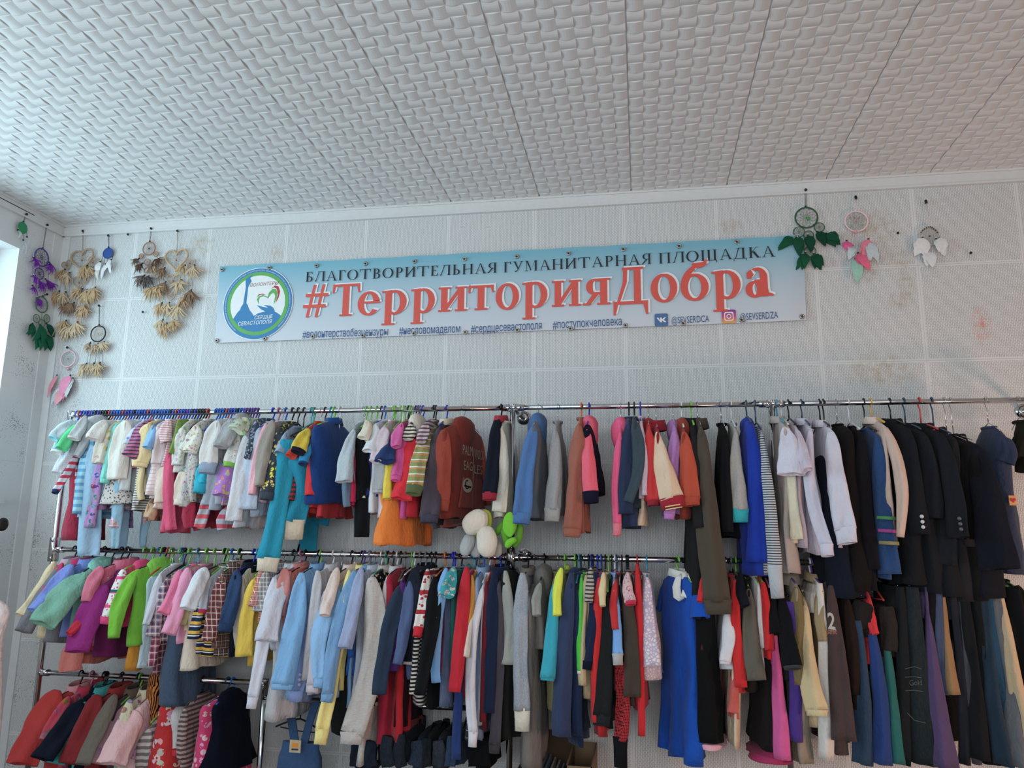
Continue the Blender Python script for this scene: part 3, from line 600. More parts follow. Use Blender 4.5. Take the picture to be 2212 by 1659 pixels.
# rail top-px tip-px  max,tip width px  shoulder width m  hem px  kind colour pattern extras | label
G = '''
T 150,915 118,945 26,24 .26 1003 tee b4c8d0 - cu=8fc8d8,cl=.012,hc=nv | pale grey-blue baby vest with cyan-edged sleeve
T 158,925 124,975 30,26 .25 1005 romper 9cc4cc pr/5a8f98/.02 hc=wi,cu=c8ece8,cl=.012 | aqua animal-print romper next to the corner post
T 160,955 122,1020 24,22 .25 1030 blouse a9bcc8 pl/c8ccd6/.02 hc=db,nf=1 | tiny pale blue gingham blouse peeping out leftmost
T 166,965 121,1060 18,16 .25 1050 romper b9bcc4 sh/b8304a/.035/.45 hc=rd,lg=1,cu=22305a,cl=.014 | red and white banded sleepsuit with navy foot
T 170,925 134,970 26,24 .25 990 tee 52cf88 - hc=mg | bright mint green baby t-shirt sleeve
T 180,905 160,946 24,27 .27 960 hoodie b0b4b8 - hc=bl,cu=c0c2c4,cl=.008 | pale grey hooded baby top with open cuff
T 170,930 152,960 20,20 .24 1165 romper 96263f - hc=bk,ns=1,th=.05,fl=1.1 | long crimson ribbed baby sleeping bag
T 186,922 166,985 18,15 .25 1000 top a3a8ae - hc=bl | plain grey baby top beside the crimson sleeping bag
T 196,935 165,1110 24,19 .25 1120 romper 8fbfd6 sh/5d9bbf/.035/.45 hc=db,lg=1 | light blue sleepsuit with banded lower legs
T 214,965 192,1200 46,42 .25 1100 trousers 8fb2cc - hc=wi,mid=.8 | long pale blue footed leggings reaching the middle rail
T 224,915 202,950 34,34 .27 990 tee c9c6c0 - hc=bl | cream baby t-shirt with flared white sleeve
T 222,960 193,1140 22,22 .25 1100 romper a983ba pr/3a3a60/.03 hc=pu,lg=1,mid=.9 | lilac sea-creature print sleepsuit leg
T 232,930 213,1000 28,26 .26 1015 tee c4bfb4 pr/c8a860/.03 hc=wi | cream duck print baby t-shirt
T 246,925 227,1036 22,20 .25 1030 top 79ccc0 - hc=mg,cu=79ccc0,cl=.018 | aqua long-sleeved baby top with turned cuff
T 240,1020 250,1060 24,24 .27 1088 skirt b8b2ae dt/4a4a50/.012 hc=wi,th=.08,fl=1.2,f=0 | tiny white skirt dotted with dark flowers
T 268,915 253,1035 42,42 .28 1045 tee cfcdc6 - hc=bk,mid=.9 | large plain off-white baby top
T 252,1040 247,1140 22,24 .25 1100 romper b58ab8 pl/c8a070/.03 hc=bl,lg=1 | mauve checked sleepsuit foot with anchor
T 258,1040 248,1185 24,15 .24 1120 trousers 86aec4 - hc=wi | faded blue thin leggings beside anchor foot
T 276,920 268,1060 26,22 .25 1062 romper b9bcc0 - hc=bk | pale grey bodysuit behind the off-white top
T 288,930 280,960 24,24 .25 1000 tee b8c4dc pr/7a90c0/.02 hc=bk | pale blue print baby tee
T 300,925 278,985 32,34 .26 1010 tee b0608c sh/4a4048/.018/.4 hc=bk | purple-pink and grey striped sleeve tee
T 300,985 292,1090 20,14 .24 1105 romper c8c8c4 sh/28282c/.012/.3 hc=bk,lg=1 | cream romper with fine black bars
T 316,922 303,1000 36,34 .26 1012 top dcc692 - hc=bk,cu=dcc692,cl=.02 | butter yellow baby top with ribbed cuff
T 308,1010 306,1080 14,14 .24 1080 trousers d0bf92 - hc=wi | thin straw yellow leggings
T 328,925 317,968 24,22 .26 1060 tee 7ca8d4 - hc=rd,bd=6a7688 | sky blue short-sleeved baby tee
T 318,1085 320,1120 28,26 .24 1110 romper b89878 - hc=wi,lg=1,f=0 | tan and denim-blue baby romper foot
T 338,925 325,1070 24,26 .26 1075 top cfc4c6 sh/c88890/.018/.16 hc=bl | white top with thin pink lines
T 346,930 340,1002 28,26 .26 1040 tee c8b9ba - hc=bl | pale rose striped tee with short sleeve
T 352,1005 352,1085 36,34 .26 1098 dress d0bcb0 - hc=bl,fl=1.2 | cream pink baby dress
T 362,912 360,955 26,26 .26 1010 tee d6bfc2 sh/b88088/.012/.3 hc=rd | little pink pinstripe tee
T 362,970 370,1145 24,24 .25 1150 romper cf5074 - hc=pk,lg=1,mid=.9 | strawberry pink footed sleepsuit
T 382,915 369,980 12,11 .24 990 vest 6d8a3f - hc=gn | thin olive green top edge
T 390,930 383,1005 26,26 .26 1020 top c9c5bf pr/80a8a0/.025 hc=db | cream raincoat-print baby top
T 398,1020 388,1080 28,26 .25 1120 trousers cbbcae - hc=wi,cu=d4c8bc,cl=.025 | cream bear-faced baby trousers
T 412,960 397,1095 24,22 .25 1100 romper b0acac pr/606068/.02 hc=wi,lg=1 | grey scribble print sleepsuit
T 420,925 405,975 34,40 .27 1010 top cfccc2 pr/b09060/.022 hc=bl | white bell-sleeved baby top with tiny print
T 424,985 416,1085 20,17 .24 1090 trousers b2aaa6 pr/55555a/.012 hc=wi | grey flowered baby leggings
T 410,1085 410,1140 30,20 .24 1148 trousers a32844 - hc=wi,f=0 | crimson baby trousers behind cream ones
T 466,915 450,1003 34,40 .28 1030 top c6c3c1 - cu=8595ac,cl=.045,hc=bl | white raglan top with wide grey-blue cuff
T 444,1000 434,1045 24,28 .24 1060 trousers 16a4bd - cu=16a4bd,hc=bl | bright turquoise baby trousers
T 444,1060 430,1140 24,24 .24 1100 romper a9adb6 sh/c8505c/.045/.45 hc=bl,lg=1,mid=.8 | grey, white and coral banded footed suit
T 462,985 460,1090 40,44 .27 1100 dress 9aa2ae - hc=bl,fl=1.15 | plain grey-blue baby dress
T 496,985 478,1070 36,42 .26 1090 dress a06cb4 pr/c88040/.03 hc=bl,fl=1.2 | purple baby dress with orange flower
T 486,1095 480,1145 26,20 .24 1110 romper a0a0a8 sh/b84858/.045/.45 hc=wi,lg=1,f=.02 | second coral-banded baby suit by the purple dress
T 496,912 478,962 38,34 .28 990 hoodie a3a3a5 ht/8a8a8e cu=8f8f92,cl=.012,hc=bl | grey marl puff-sleeved hooded baby top
T 506,940 496,1000 28,26 .26 1060 top cac6c2 pr/98a088/.022 cu=7ab648,cl=.02,hc=bl | white hedgehog print top with apple green cuff
T 528,910 512,930 40,40 .28 960 vest b6c2ae pr/6a8a50/.025 hc=gn,y=-2,nf=1 | pale green floral baby vest on lime hanger
T 532,940 505,1125 30,34 .30 1140 dress c0c0c6 - hc=bk,fl=1.3,th=.04 | long white-grey baby nightdress
T 556,925 534,1100 34,42 .30 1115 top aab8ca - hc=db,th=.03,mid=.9 | light steel blue long top
T 550,915 533,990 16,14 .27 1010 top 3f4a5c pr/8aa8c0/.015 hc=db | narrow dark floral blouse edge
T 572,912 545,1068 20,18 .28 1070 top e2a0ac - hc=pk | baby pink long-sleeved top
T 580,915 566,1085 26,20 .28 1085 top c49cb0 - hc=wi | dusty lilac top behind the pink one
T 586,905 560,1050 30,20 .30 1055 jumper 8f877f - hc=bl | taupe knitted jumper with long sleeve
T 600,925 577,1066 30,32 .30 1080 top 353a44 pr/f0d030/.022 cu=38424e,cl=.03,hc=bk | dark grey pyjama top with yellow stars
T 612,935 603,980 18,26 .30 1020 tee 8ba0b8 - hc=bk | grey-blue short-sleeved shirt behind star pyjamas
T 622,950 580,1208 42,48 .32 1120 trousers 1187a2 - cu=cfc4b0,cl=.055,hc=bk,mid=.7 | long teal pyjama trousers with cream cuff
T 640,990 632,1128 44,52 .32 1120 trousers 0f7f9c - cu=c8bca6,cl=.08,cp=,hc=mg,bw=.03 | teal pyjama leg with wide cream cuff beneath the red tees
T 640,985 627,1080 16,15 .28 1112 jumper 8c2f36 sh/3a3438/.022/.5 hc=tq,nf=1 | rust and charcoal banded jumper strip
T 648,935 628,985 26,26 .30 1115 tee b23428 - hc=mg,bd=a02f2a | brick red cotton t-shirt
T 664,925 645,972 32,32 .30 1110 tee ccb22c - cu=22263a,cl=.02,hc=wi,bd=b5301f | red tee with mustard sleeve and navy edge
T 672,945 655,1000 22,22 .30 1080 tee 1f84b8 - cu=1a3a60,cl=.01,hc=bk,bd=2450a4 | royal and turquoise sports tee
T 686,925 672,1070 28,28 .30 1095 top c82a2e - hc=tq,mid=.9 | bright red long-sleeved polo top
T 680,918 680,1010 20,20 .40 1088 shirt 15356c - y=-3,am=.3,hc=gn,ns=1,th=.062,co=1d4a88,fl=1.0 | navy polo shirt turned broadside on top rail
T 692,1000 692,1070 16,16 .34 1118 tee b02630 - y=-5,hc=wh,ns=1,th=.022,fl=1.1 | red tee hanging below the navy polo
T 762,925 744,1040 24,38 .30 1045 vest a9b4bc sl/3f6f8f hc=wi,bd=a4b0ba,bp=sl,mid=.98 | blue and white tweed waistcoat
T 756,1010 750,1095 20,17 .28 1100 trousers 5f7286 - hc=wi | slate blue short leggings behind the tweed
T 766,960 760,1085 18,18 .28 1095 top b81f4c - hc=gn | raspberry pink long-sleeved top
T 776,930 780,1160 36,36 .30 1080 dress 17181c - hc=gn,mid=.9,lg=1,nf=1 | black baby dress with long hanging leg
T 790,905 783,948 26,28 .30 1075 tee c4bba9 - hc=gn,nf=1 | beige short-sleeved tee with open side
T 800,960 797,1070 16,14 .28 1072 top 202e6a - hc=bk | deep navy narrow sleeved top
T 808,915 796,975 30,32 .30 1110 tee c6c8cc - hc=bl,nf=1 | plain white boy's t-shirt
T 828,920 810,995 32,28 .30 1120 tee c6b4ba - hc=gn | dusky pink cotton t-shirt
T 830,945 820,1060 34,34 .30 1140 jumper a6a6a8 ht/8c8c92 hc=gn,bd=e08428,cu=a6a6a8,cl=.012 | grey marl jumper with orange stripe front
T 846,945 830,995 30,44 .32 1040 tee 1e3564 - hc=wh | navy wide-sleeved t-shirt pointing left
T 852,940 836,1078 20,20 .30 1085 top dcc02e - hc=gn | lemon yellow long-sleeved top
T 836,1010 840,1150 20,20 .36 1178 dress dd7420 - y=-14,hc=bk,ns=1,fl=1.35,th=.05 | vivid orange linen dress below the reds
T 866,912 856,965 26,22 .30 1130 tee c95a98 - hc=gn,bd=8f2b58 | pink polo shirt with berry coloured body
T 870,935 856,1030 24,24 .30 1120 top c94f92 - cu=c94f92,cl=.02,hc=wi | orchid pink long-sleeved jersey
T 886,940 866,1078 42,46 .30 1115 top cf1f32 - hc=gy,mid=.85,bd=b01a30 | scarlet wide-sleeved cardigan beside the pink jersey
T 884,915 880,950 30,20 .28 960 hoodie c9c2b4 sh/3c3330/.018/.45 hc=pu,nf=1,ho=c9c2b4 | cream and brown striped hooded baby top
T 918,912 909,955 30,22 .30 1000 top b8a0a8 sh/5f4850/.02/.45 hc=bk | mauve and plum striped top
T 922,935 896,1052 34,38 .30 1075 jumper 878a54 sh/d8d4c8/.034/.16/d08040 cu=55603e,cl=.04,hc=bk | olive jumper with white and orange stripes
T 946,925 928,1115 40,44 .32 1140 jacket 453c46 - cu=3c3848,cl=.03,hc=db,co=c8bea8 | plum-grey zip jacket with cream collar
T 957,925 950,1085 36,44 .40 1120 hoodie 8f3e31 - y=-15,am=.25,hc=wi,bd=7c3028,ho=7a2e26,cu=8f3e31,cl=.04,hb=6a2a22,th=.034,fl=.98 | rust red hoodie with college lettering
T 1070,905 1058,1066 30,34 .30 1080 jacket 1a2030 - hc=bk,cu=8f2030,cl=.03,co=a02a38 | navy varsity jacket with red striped ribbing
T 1082,925 1078,1105 26,32 .30 1118 jumper cbc6b8 - hc=wi,bd=c0bcae | cream fleece sweatshirt left of the middle post
T 1152,918 1128,1112 36,42 .34 1122 hoodie 45699c - hc=wi,cu=456a9c,cl=.04,bd=5c6068,ho=3f6290,th=.04 | denim blue hoodie with grey front
T 1198,925 1193,1102 26,36 .28 1110 jumper 9c9c9c ht/85858a hc=wi,cu=9c9c9c,cl=.05 | heather grey sweatshirt on steel wire hook
T 1250,915 1236,1145 34,40 .32 1150 jumper 96594a - hc=or,cu=985a4a,cl=.03 | terracotta brown fleece sweatshirt
T 1268,925 1276,1065 24,36 .32 1066 hoodie e4586e - hc=db,ho=d85a74,bd=1a1830,cu=1c1c36,cl=.045,th=.045 | coral pink hoodie with navy body
T 1340,930 1333,1135 20,20 .28 1110 hoodie f0507c - hc=wi,cu=d87080,cl=.045,ho=e8507c,mid=.9 | hot pink slim hooded fleece
T 1358,912 1352,1110 28,34 .30 1140 top 27324c - hc=bk,bd=2c3a58,th=.04 | navy sweatshirt right of the hot pink fleece
T 1370,905 1357,1085 32,24 .32 1100 jumper 38454f sl hc=bk,bd=2f3b46,bw=.03 | slate ribbed jumper with diagonal texture
T 1384,910 1396,1070 14,20 .30 1076 top c6b0bc - hc=db | pale mauve long-sleeved top
T 1388,1050 1388,1130 14,14 .26 1135 dress ccb398 - hc=wi,ns=1,th=.02 | sliver of cream dress under the mauve top
T 1402,925 1410,1082 26,26 .32 1084 top c02c30 - hc=wi,ho=8f2228,hd=1,hs=.8,cu=8f1f2c,cl=.02 | red hooded sweatshirt with maroon lining
T 1420,930 1450,1078 24,56 .34 1090 jacket cfb498 - cu=9a1c30,cl=.04,hc=wi,bd=8f1c2c,fb=.3,mid=.9 | cream balloon sleeve jacket with maroon ribbed cuff
T 1458,925 1446,1112 26,24 .30 1110 hoodie a874b0 - hc=wi,ho=9c6aa4,cu=b070b4,cl=.02,hs=.7 | lilac hooded sweatshirt next to the cream sleeve
T 1478,930 1490,1078 28,48 .34 1120 hoodie b0462e - cu=a8402c,cl=.03,hc=wh,ho=8c3626,bd=8a3426,fb=.35,mid=.8 | rust orange sweatshirt with full sleeve
T 1500,925 1512,1140 24,24 .34 1330 coat 2b2a2c - hc=gn,bd=262628,th=.035 | charcoal coat hanging behind the khaki one
T 1515,925 1550,1300 42,60 .36 1180 coat 4a4238 - cu=4a4238,cl=.05,cp=,hc=wi,ho=443c33,mid=.7,bd=463e36 | long khaki brown coat sleeve reaching past the middle rail
T 1567,930 1572,1150 20,26 .30 1160 top 1a1c20 - hc=wi,mid=.3,bd=17181c | black long-sleeved jersey on steel hook
T 1590,930 1597,1103 22,40 .28 1108 top a8a49e ht/8f8c88 cu=1fa3ac,cl=.05,hc=wh,fb=.4,mid=.95 | grey marl top with turquoise cuff
T 1625,920 1636,1215 30,50 .32 1240 hoodie 16349a - hc=nv,ho=15308c,th=.04,hs=.7,mid=.6 | royal blue long sweatshirt
T 1646,935 1674,1232 20,32 .32 1240 top b0b4ba sh/22262e/.0105/.36 cu=a8aab0,cl=.11,hc=nv,mid=.6 | navy and white sailor-striped long top
T 1696,920 1708,1025 34,60 .36 1235 shirt c6c2d0 - hc=tq,bd=a89c96,fb=.3 | white short-sleeved school shirt first after post
T 1706,925 1722,1165 20,26 .34 1170 blouse cfc6ac - hc=wh | cream long-sleeved blouse behind white shirt
T 1722,925 1744,1015 22,26 .34 1180 blouse bfb4c2 - hc=bk,bd=b0a8b6 | pale lilac blouse with ruffled neck
T 1752,925 1785,1180 24,30 .34 1195 shirt bcb8c8 - hc=nv,cu=c0bccb,cl=.04,bw=-.03,cp= | white shirt with curled narrow sleeve
T 1796,928 1826,1145 40,48 .38 1180 shirt c3bfcc - hc=bk,cu=c4c0cd,cl=.055,cp=,co=c6c2ce,mid=.6 | crisp white shirt with buttoned long cuff
T 1806,960 1820,1230 30,40 .36 1290 skirt 1a2233 - hc=bk,ns=1,th=.06,fl=1.2 | dark navy skirt under the white shirts
T 1834,930 1850,1240 36,40 .36 1270 dress 1f1b1c - hc=wi,ns=1,th=.05,fl=1.2 | black pinafore dress on white hook
T 1862,935 1882,1230 28,34 .36 1275 top 1e1b22 - hc=wh | black long-sleeved top beside denim sleeve
T 1898,940 1922,1240 32,46 .36 1250 jumper 26426c dn/2f5080 hc=bk,mid=.5,nf=1 | denim blue sleeve with green, pink and gold bands
T 1916,920 1944,1160 26,16 .40 1180 shirt c0a698 - hc=ye,co=cfb8ac,bw=.03 | cream shirt with collar under the yellow hook
T 1962,925 1988,1155 40,42 .42 1262 jacket 202329 - hc=bk,bt=c8ccd2,th=.05 | black blazer with three white cuff buttons
T 1996,935 2016,1120 36,40 .42 1275 jacket 24262c - hc=nv,th=.05 | black blazer without buttons between two others
T 2034,935 2070,1160 40,46 .44 1288 jacket 22242a - hc=rd,bt=55565c,th=.05 | black blazer with dark round cuff buttons
T 2062,945 2040,1220 44,50 .42 1292 jacket 2a2b32 - hc=nv,th=.05,nf=1 | slate-black jacket sleeve between the blazers
T 2095,960 2110,1165 46,54 .44 1290 jacket 1a191b - hc=wi,th=.05,cu=3a302c,cl=.03 | black wool jacket with brown cuff trim
T 2112,960 2158,1230 52,78 .46 1285 jacket 1c1e29 - hc=wi,th=.07 | wide midnight blue jacket next to the denim dress
T 2166,940 2172,1000 30,36 .24 1240 dress 2b3348 dn/34405a hc=wi,th=.05,fl=1.2,bw=.02 | dark denim dress with ruched yoke and heart patch
M 112,1212 46,1330 26,26 .30 1375 coat d0bd98 - hc=bk,ho=b898ac,f=.2,th=.05,g=fleece | cream and pink padded coat hanging leftmost
M 122,1225 50,1365 28,36 .32 1385 coat 75757a dn/5a5a60 hc=gn,f=.24,th=.05 | grey tweed coat with wide cuff at far left
M 130,1215 92,1290 18,18 .30 1320 coat c02f60 - hc=mg,f=.2 | magenta coat shoulder behind periwinkle fleece
M 150,1218 72,1320 36,28 .30 1370 coat 6f84c8 - hc=bk,ho=7486cc,f=.24 | periwinkle blue fleece coat
M 172,1240 90,1348 60,56 .32 1382 coat 6fa08c - hc=bk,ho=7ec4b4,f=.26,th=.06,mid=.8,hd=1 | mint green fleece jacket with wide sleeve
M 214,1222 186,1300 30,24 .34 1390 jacket c46880 - hc=bk,y=-8,ho=c46a84,th=.04 | rose pink jacket with snap front
M 205,1290 148,1370 22,16 .32 1400 jacket bc2440 - hc=bk,f=.2 | crimson red sleeve below the pink jacket
M 222,1262 165,1408 54,52 .36 1416 coat 88206f - hc=wi,f=.22,th=.05,bd=661c54,hd=1 | magenta purple fleece jacket
M 172,1380 152,1450 40,46 .34 1400 trousers c06e66 - hc=bk,f=.02 | salmon pink trousers dangling to the bottom rail
M 262,1228 238,1335 26,40 .34 1350 jumper e0dcd4 kn/d8487c/.016/1c5a68 hc=gn,cu=e0407c,cl=.03,ho=e8407c,bd=e0406c,hd=1,hs=.8 | pink hooded jumper with fair isle sleeve
M 288,1232 246,1378 32,24 .36 1390 jumper 6cb02c - hc=bk,ho=72b03a,y=-12,th=.035,f=.12,hd=1,bw=-.02 | lime green fleece pullover
M 300,1250 288,1420 30,36 .28 1440 romper be7f1f - hc=bl,ns=1,th=.04,fl=1.3 | mustard corduroy pinafore overalls
M 318,1252 310,1350 16,16 .30 1440 dress b8d0dc - hc=rd,ns=1,th=.02 | pale ice blue slip dress edge
M 342,1240 315,1350 20,16 .32 1360 top bcbcc6 - hc=wi,ns1=1 | plain light grey long-sleeved tee
M 346,1290 326,1440 20,16 .30 1450 jumper a05068 pl/5c3040/.03 hc=bl,lg=1 | pink trousered outfit with plaid hem
M 330,1440 318,1560 40,46 .16 1580 scarf c4702c bt/1c120c/.03/.5 hc=wi,ns=1,th=.045,fl=1.5,g=scarf | orange and black tiger-print scarf end hanging low
M 352,1255 330,1375 22,28 .32 1380 blouse a88a98 pl/3c4060/.03 hc=bk | pink and grey plaid blouse
M 384,1230 352,1325 26,28 .32 1345 tee dc7094 - hc=tq | rose pink ruffled t-shirt
M 372,1350 360,1440 50,56 .34 1520 skirt 3a4a60 dn/4f6078 hc=wi,ns=1,th=.06,fl=1.15 | denim skirt with frayed hem
M 402,1225 364,1370 30,32 .34 1385 top de90b0 - hc=gn,mid=.8 | candy pink long-sleeved top
M 404,1270 394,1340 26,22 .30 1360 blouse d8c890 - hc=gn,cu=e0d498,cl=.02 | butter yellow puff sleeve blouse
M 412,1320 392,1425 30,52 .34 1438 dress d2beac - hc=gn,ns=1,fl=1.3,th=.05 | cream linen child's dress above the denim skirt
M 440,1225 405,1315 36,32 .36 1330 top c8cad0 - hc=bk,bd=8a8078 | white jersey with loose short sleeve
M 440,1262 416,1380 22,24 .32 1405 jumper 22304c sh/d8a838/.040/.34/e0e0e0 hc=gn | navy jumper with yellow and white bands
M 450,1248 438,1318 18,18 .32 1330 tee c4c8d4 - hc=gn,cu=c8305c,cl=.014,nf=1 | white tee with raspberry sleeve edge
M 450,1340 440,1385 24,24 .34 1415 tee 24283a sh/e0a838/.034/.4/e0e0e0 hc=bl,th=.05,ns=1 | wide yellow-hemmed navy striped tee
M 476,1240 450,1385 32,32 .34 1395 shirt 8a3a3e pl/4a3a38/.026/cfc8c0 hc=bk,th=.035,bd=4a3632,bp=pl/7a5048/.03/a89888,co=a08078 | red tartan shirt with long sleeve
M 480,1220 470,1290 26,26 .30 1410 hoodie 453434 pl/6a5048/.03/c8c0b8 hc=gn,th=.03,ns=1 | dark brown tartan hooded shirt
M 508,1230 488,1350 30,32 .34 1410 jacket 263a5e dn/304a70 hc=db,cu=263a5e,cl=.03,cp=,mid=.5,bd=182030 | navy denim jacket with buttoned cuff
M 520,1245 512,1400 20,18 .30 1400 top bdb6b0 - hc=tq | pale beige top behind the denim jacket
M 545,1250 527,1418 30,40 .34 1430 jumper dcb63c - hc=gn,bd=c8a436 | sunflower yellow fleece jumper
M 562,1225 545,1310 20,20 .34 1340 shirt a84c44 pl/b88078/.02 hc=wi | red seersucker shirt with short sleeve
M 572,1232 558,1320 26,26 .36 1340 shirt 9c948c pl/707888/.02 hc=wi | beige and blue check shirt
M 590,1245 546,1510 32,24 .40 1400 shirt c4c4d0 - hc=bk,cu=c6c6d2,cl=.04,cp= | white long-sleeved shirt with dangling cuff
M 606,1250 574,1385 40,48 .38 1550 shirt bbbac6 - hc=wi,bd=bcb8bc,th=.045,mid=.95 | white short-sleeved shirt with long tail
M 612,1225 600,1330 30,30 .36 1410 shirt c47c78 - hc=pk,co=c87e7a | salmon pink shirt with collar
M 624,1232 618,1300 14,12 .34 1390 top d4705c - hc=bk | coral orange top strip
M 648,1235 610,1480 40,50 .40 1500 shirt 74a2cc - hc=bk,th=.05,mid=.9,cu=78a6d0,cp=,cl=.02 | sky blue school shirt with long straight sleeve
M 652,1290 640,1495 28,32 .38 1510 shirt 7f92c4 - hc=gn,cu=8498ca,cp=,cl=.04,bt=c0c8e0,bw=.02 | lavender blue shirt with two-button cuff
M 684,1230 664,1470 28,26 .38 1490 shirt b4b0b4 - hc=wh | white pleated blouse between blue shirts
M 700,1275 676,1480 26,30 .38 1490 shirt bcb4c0 - hc=wi,cu=c4bcc8,cp=,cl=.03 | pale lilac-white blouse next to the pleated one
M 726,1225 700,1330 26,24 .38 1480 shirt cbb8b0 - hc=bk,ns1=1 | blush cotton shirt with stand collar
M 728,1270 690,1470 42,24 .40 1500 shirt 7fa6cc - hc=wi,mid=.5,bw=-.04,cu=78a0c8,cp=,cl=.03,bd=86a8c8 | powder blue shirt with bent elbow
M 752,1230 696,1580 28,30 .40 1480 shirt dcc878 - hc=pu,cu=dcc87c,cp=,cl=.05 | pale yellow shirt with lowest-hanging cuff
M 764,1230 708,1500 32,28 .40 1520 shirt 6890b8 - hc=pu,cu=6c94bc,cp=,cl=.03,bw=-.02 | steel blue shirt next to the yellow sleeve
M 745,1290 735,1560 34,40 .38 1580 dress 1b1b1f - hc=bk,ns=1,th=.045 | plain black dress between blue and linen shirts
M 778,1225 745,1400 28,32 .38 1600 shirt 8c98b8 - hc=wi,bd=a8b0c0,cp= | grey lavender short-sleeved shirt
M 766,1250 758,1420 14,14 .38 1450 top 2558a4 - hc=gy,ns1=1 | cobalt blue top strip
M 800,1245 760,1585 56,52 .42 1640 shirt b8b0aa ln/8f8a88 hc=mg,cu=b8b0aa,cp=ln/8f8a88,cl=.04,mid=.5,bw=.05 | off-white slub linen shirt with big sleeve
M 808,1225 798,1515 28,28 .38 1520 dress 171c2c dt/c8b890/.026 hc=bk,ns=1,th=.03 | navy dress dotted with cream flowers
M 830,1255 812,1425 16,14 .36 1430 shirt bbb6b6 - hc=wh | narrow white blouse beside navy floral
M 838,1240 824,1500 22,16 .36 1600 top 9c2038 - hc=bk,bd=a01a38,th=.035 | crimson jersey reaching low
M 862,1265 818,1500 40,30 .38 1590 jumper 233044 - hc=gn,bd=b01c28,mid=.4 | navy knitted jumper over a red body
M 870,1245 850,1450 20,20 .36 1560 top 4c2566 - hc=wh,bd=3a1626 | deep purple long-sleeved top
M 882,1250 858,1435 28,22 .36 1460 top 4a5a80 - hc=gy | dusty indigo long-sleeved top
M 896,1225 886,1430 40,34 .36 1445 jacket 252b3a - hc=gy,th=.04,cu=c8b8b0,cl=.01 | dark navy jacket with upturned collar
M 908,1265 890,1500 14,14 .34 1515 top d0ccc4 sh/1c1c20/.016/.5 hc=bk | black and white barred jersey
M 922,1228 904,1358 22,22 .30 1420 jumper d2ccc4 kn/a82430/.02 hc=bk,cu=c01828,cl=.035 | white nordic jumper sleeve with red reindeer
M 938,1248 906,1500 40,26 .38 1520 jumper 15171b - hc=or,mid=.4 | black knit jumper with full length sleeve
M 962,1225 942,1475 26,20 .36 1520 top 70a0d0 - hc=db,bw=-.02,bd=5a6a8c | light blue jersey with narrow cuff
M 958,1245 948,1440 18,14 .34 1470 top 7c2648 - hc=db,cu=7c2648,cl=.03 | burgundy top with frilled cuff
M 978,1225 963,1288 32,38 .34 1440 blouse 279499 pr/d8a0a0/.03 hc=bk,bd=25605c | teal floral blouse with puffed short sleeve
M 1006,1222 982,1495 30,26 .36 1500 jumper b51a2c - hc=tq,mid=.8 | deep red smooth jumper with upright collar
M 1018,1240 1010,1350 12,12 .34 1400 top b8802c - hc=wi | ochre strip of a top near red jumper
M 1008,1300 985,1640 20,20 .38 1655 trousers 24376c - hc=bk,mid=.9 | navy blue long trousers between red and white tops
M 1016,1282 1003,1420 18,20 .36 1585 jumper cfcac0 - hc=wi,bd=34363a,bp=sh/c8c8c8/.03/.06,nf=1 | cream sleeved jumper with black banded body
M 1028,1250 1022,1430 14,14 .34 1590 shirt 8aa0c4 - hc=bl,bd=7f98b8 | soft blue shirt strip behind white sleeve
M 1040,1270 1022,1585 24,22 .36 1560 shirt c8c6ce - hc=wh,bw=-.03,cu=ccc8d0,cp=,cl=.05,mid=.5 | white shirt with long pointed cuff
M 1050,1260 1042,1560 16,14 .36 1570 top 6a1824 - hc=rd | maroon top strip right of the white sleeve
M 1066,1232 1056,1540 30,26 .36 1565 jacket 18233c - hc=db | midnight navy zip jacket
M 1076,1260 1068,1610 20,26 .36 1560 jumper 434048 - hc=bk,cu=3c3a40,cl=.03,mid=.3 | charcoal purple long-sleeved jumper
M 1090,1230 1094,1435 22,34 .34 1590 jumper 8f938e - hc=bk,bd=2b2b2a,th=.045,bw=.01 | sage grey ribbed jumper left of the middle post
M 1128,1235 1128,1535 34,36 .36 1550 jumper 7a828e ht/a8acb4 hc=bk,ho=6c6258,cu=cfc8b8,cl=.08,co=6f655c | grey melange jumper with cream ribbed cuff
M 1142,1290 1148,1640 30,32 .36 1655 dress 6e6965 - hc=wi,ns=1,th=.035 | long taupe knitted dress
M 1166,1258 1160,1330 24,18 .32 1400 hoodie 8a8a88 - hc=bk,bd=66625e | grey hooded top with soft folds
M 1196,1260 1183,1465 24,34 .34 1530 top 2897ab - hc=wi,cu=2897ab,cl=.01,bd=6c6a40,mid=.9 | teal blue jersey with plain hem
M 1212,1225 1204,1330 20,20 .34 1400 top cfe834 - hc=gn,ho=c8ccb8,bd=7a8a40 | neon yellow striped sports top
M 1234,1235 1212,1590 32,46 .38 1580 hoodie 2f3a58 - hc=gn,hs=.8,bd=243050,mid=.8 | navy fleece hoodie with long flared sleeve
M 1240,1300 1236,1480 8,8 .30 1500 top b02434 - hc=bk | thin red piped edge of a jacket
M 1244,1270 1248,1590 26,20 .36 1600 jacket 1c2a48 - hc=tq,nf=1 | dark blue tracksuit jacket body
M 1256,1245 1252,1450 14,12 .34 1465 top 46b83a - hc=wi,cu=cfcfc8,cl=.01 | grass green top with white piping
M 1266,1240 1258,1480 18,18 .34 1500 top b0a07c - hc=bk | sand beige long-sleeved top
M 1276,1225 1272,1300 20,18 .32 1510 top a89c94 sh/38342f/.016/.4 hc=bk | brown and cream striped jersey
M 1286,1235 1268,1430 26,26 .34 1440 jumper 1b2340 - hc=db,cu=161c34,cl=.03 | inky navy jumper beside the scarlet one
M 1294,1245 1286,1560 22,18 .36 1580 top c02024 - hc=bl | scarlet jersey with dangling sleeve
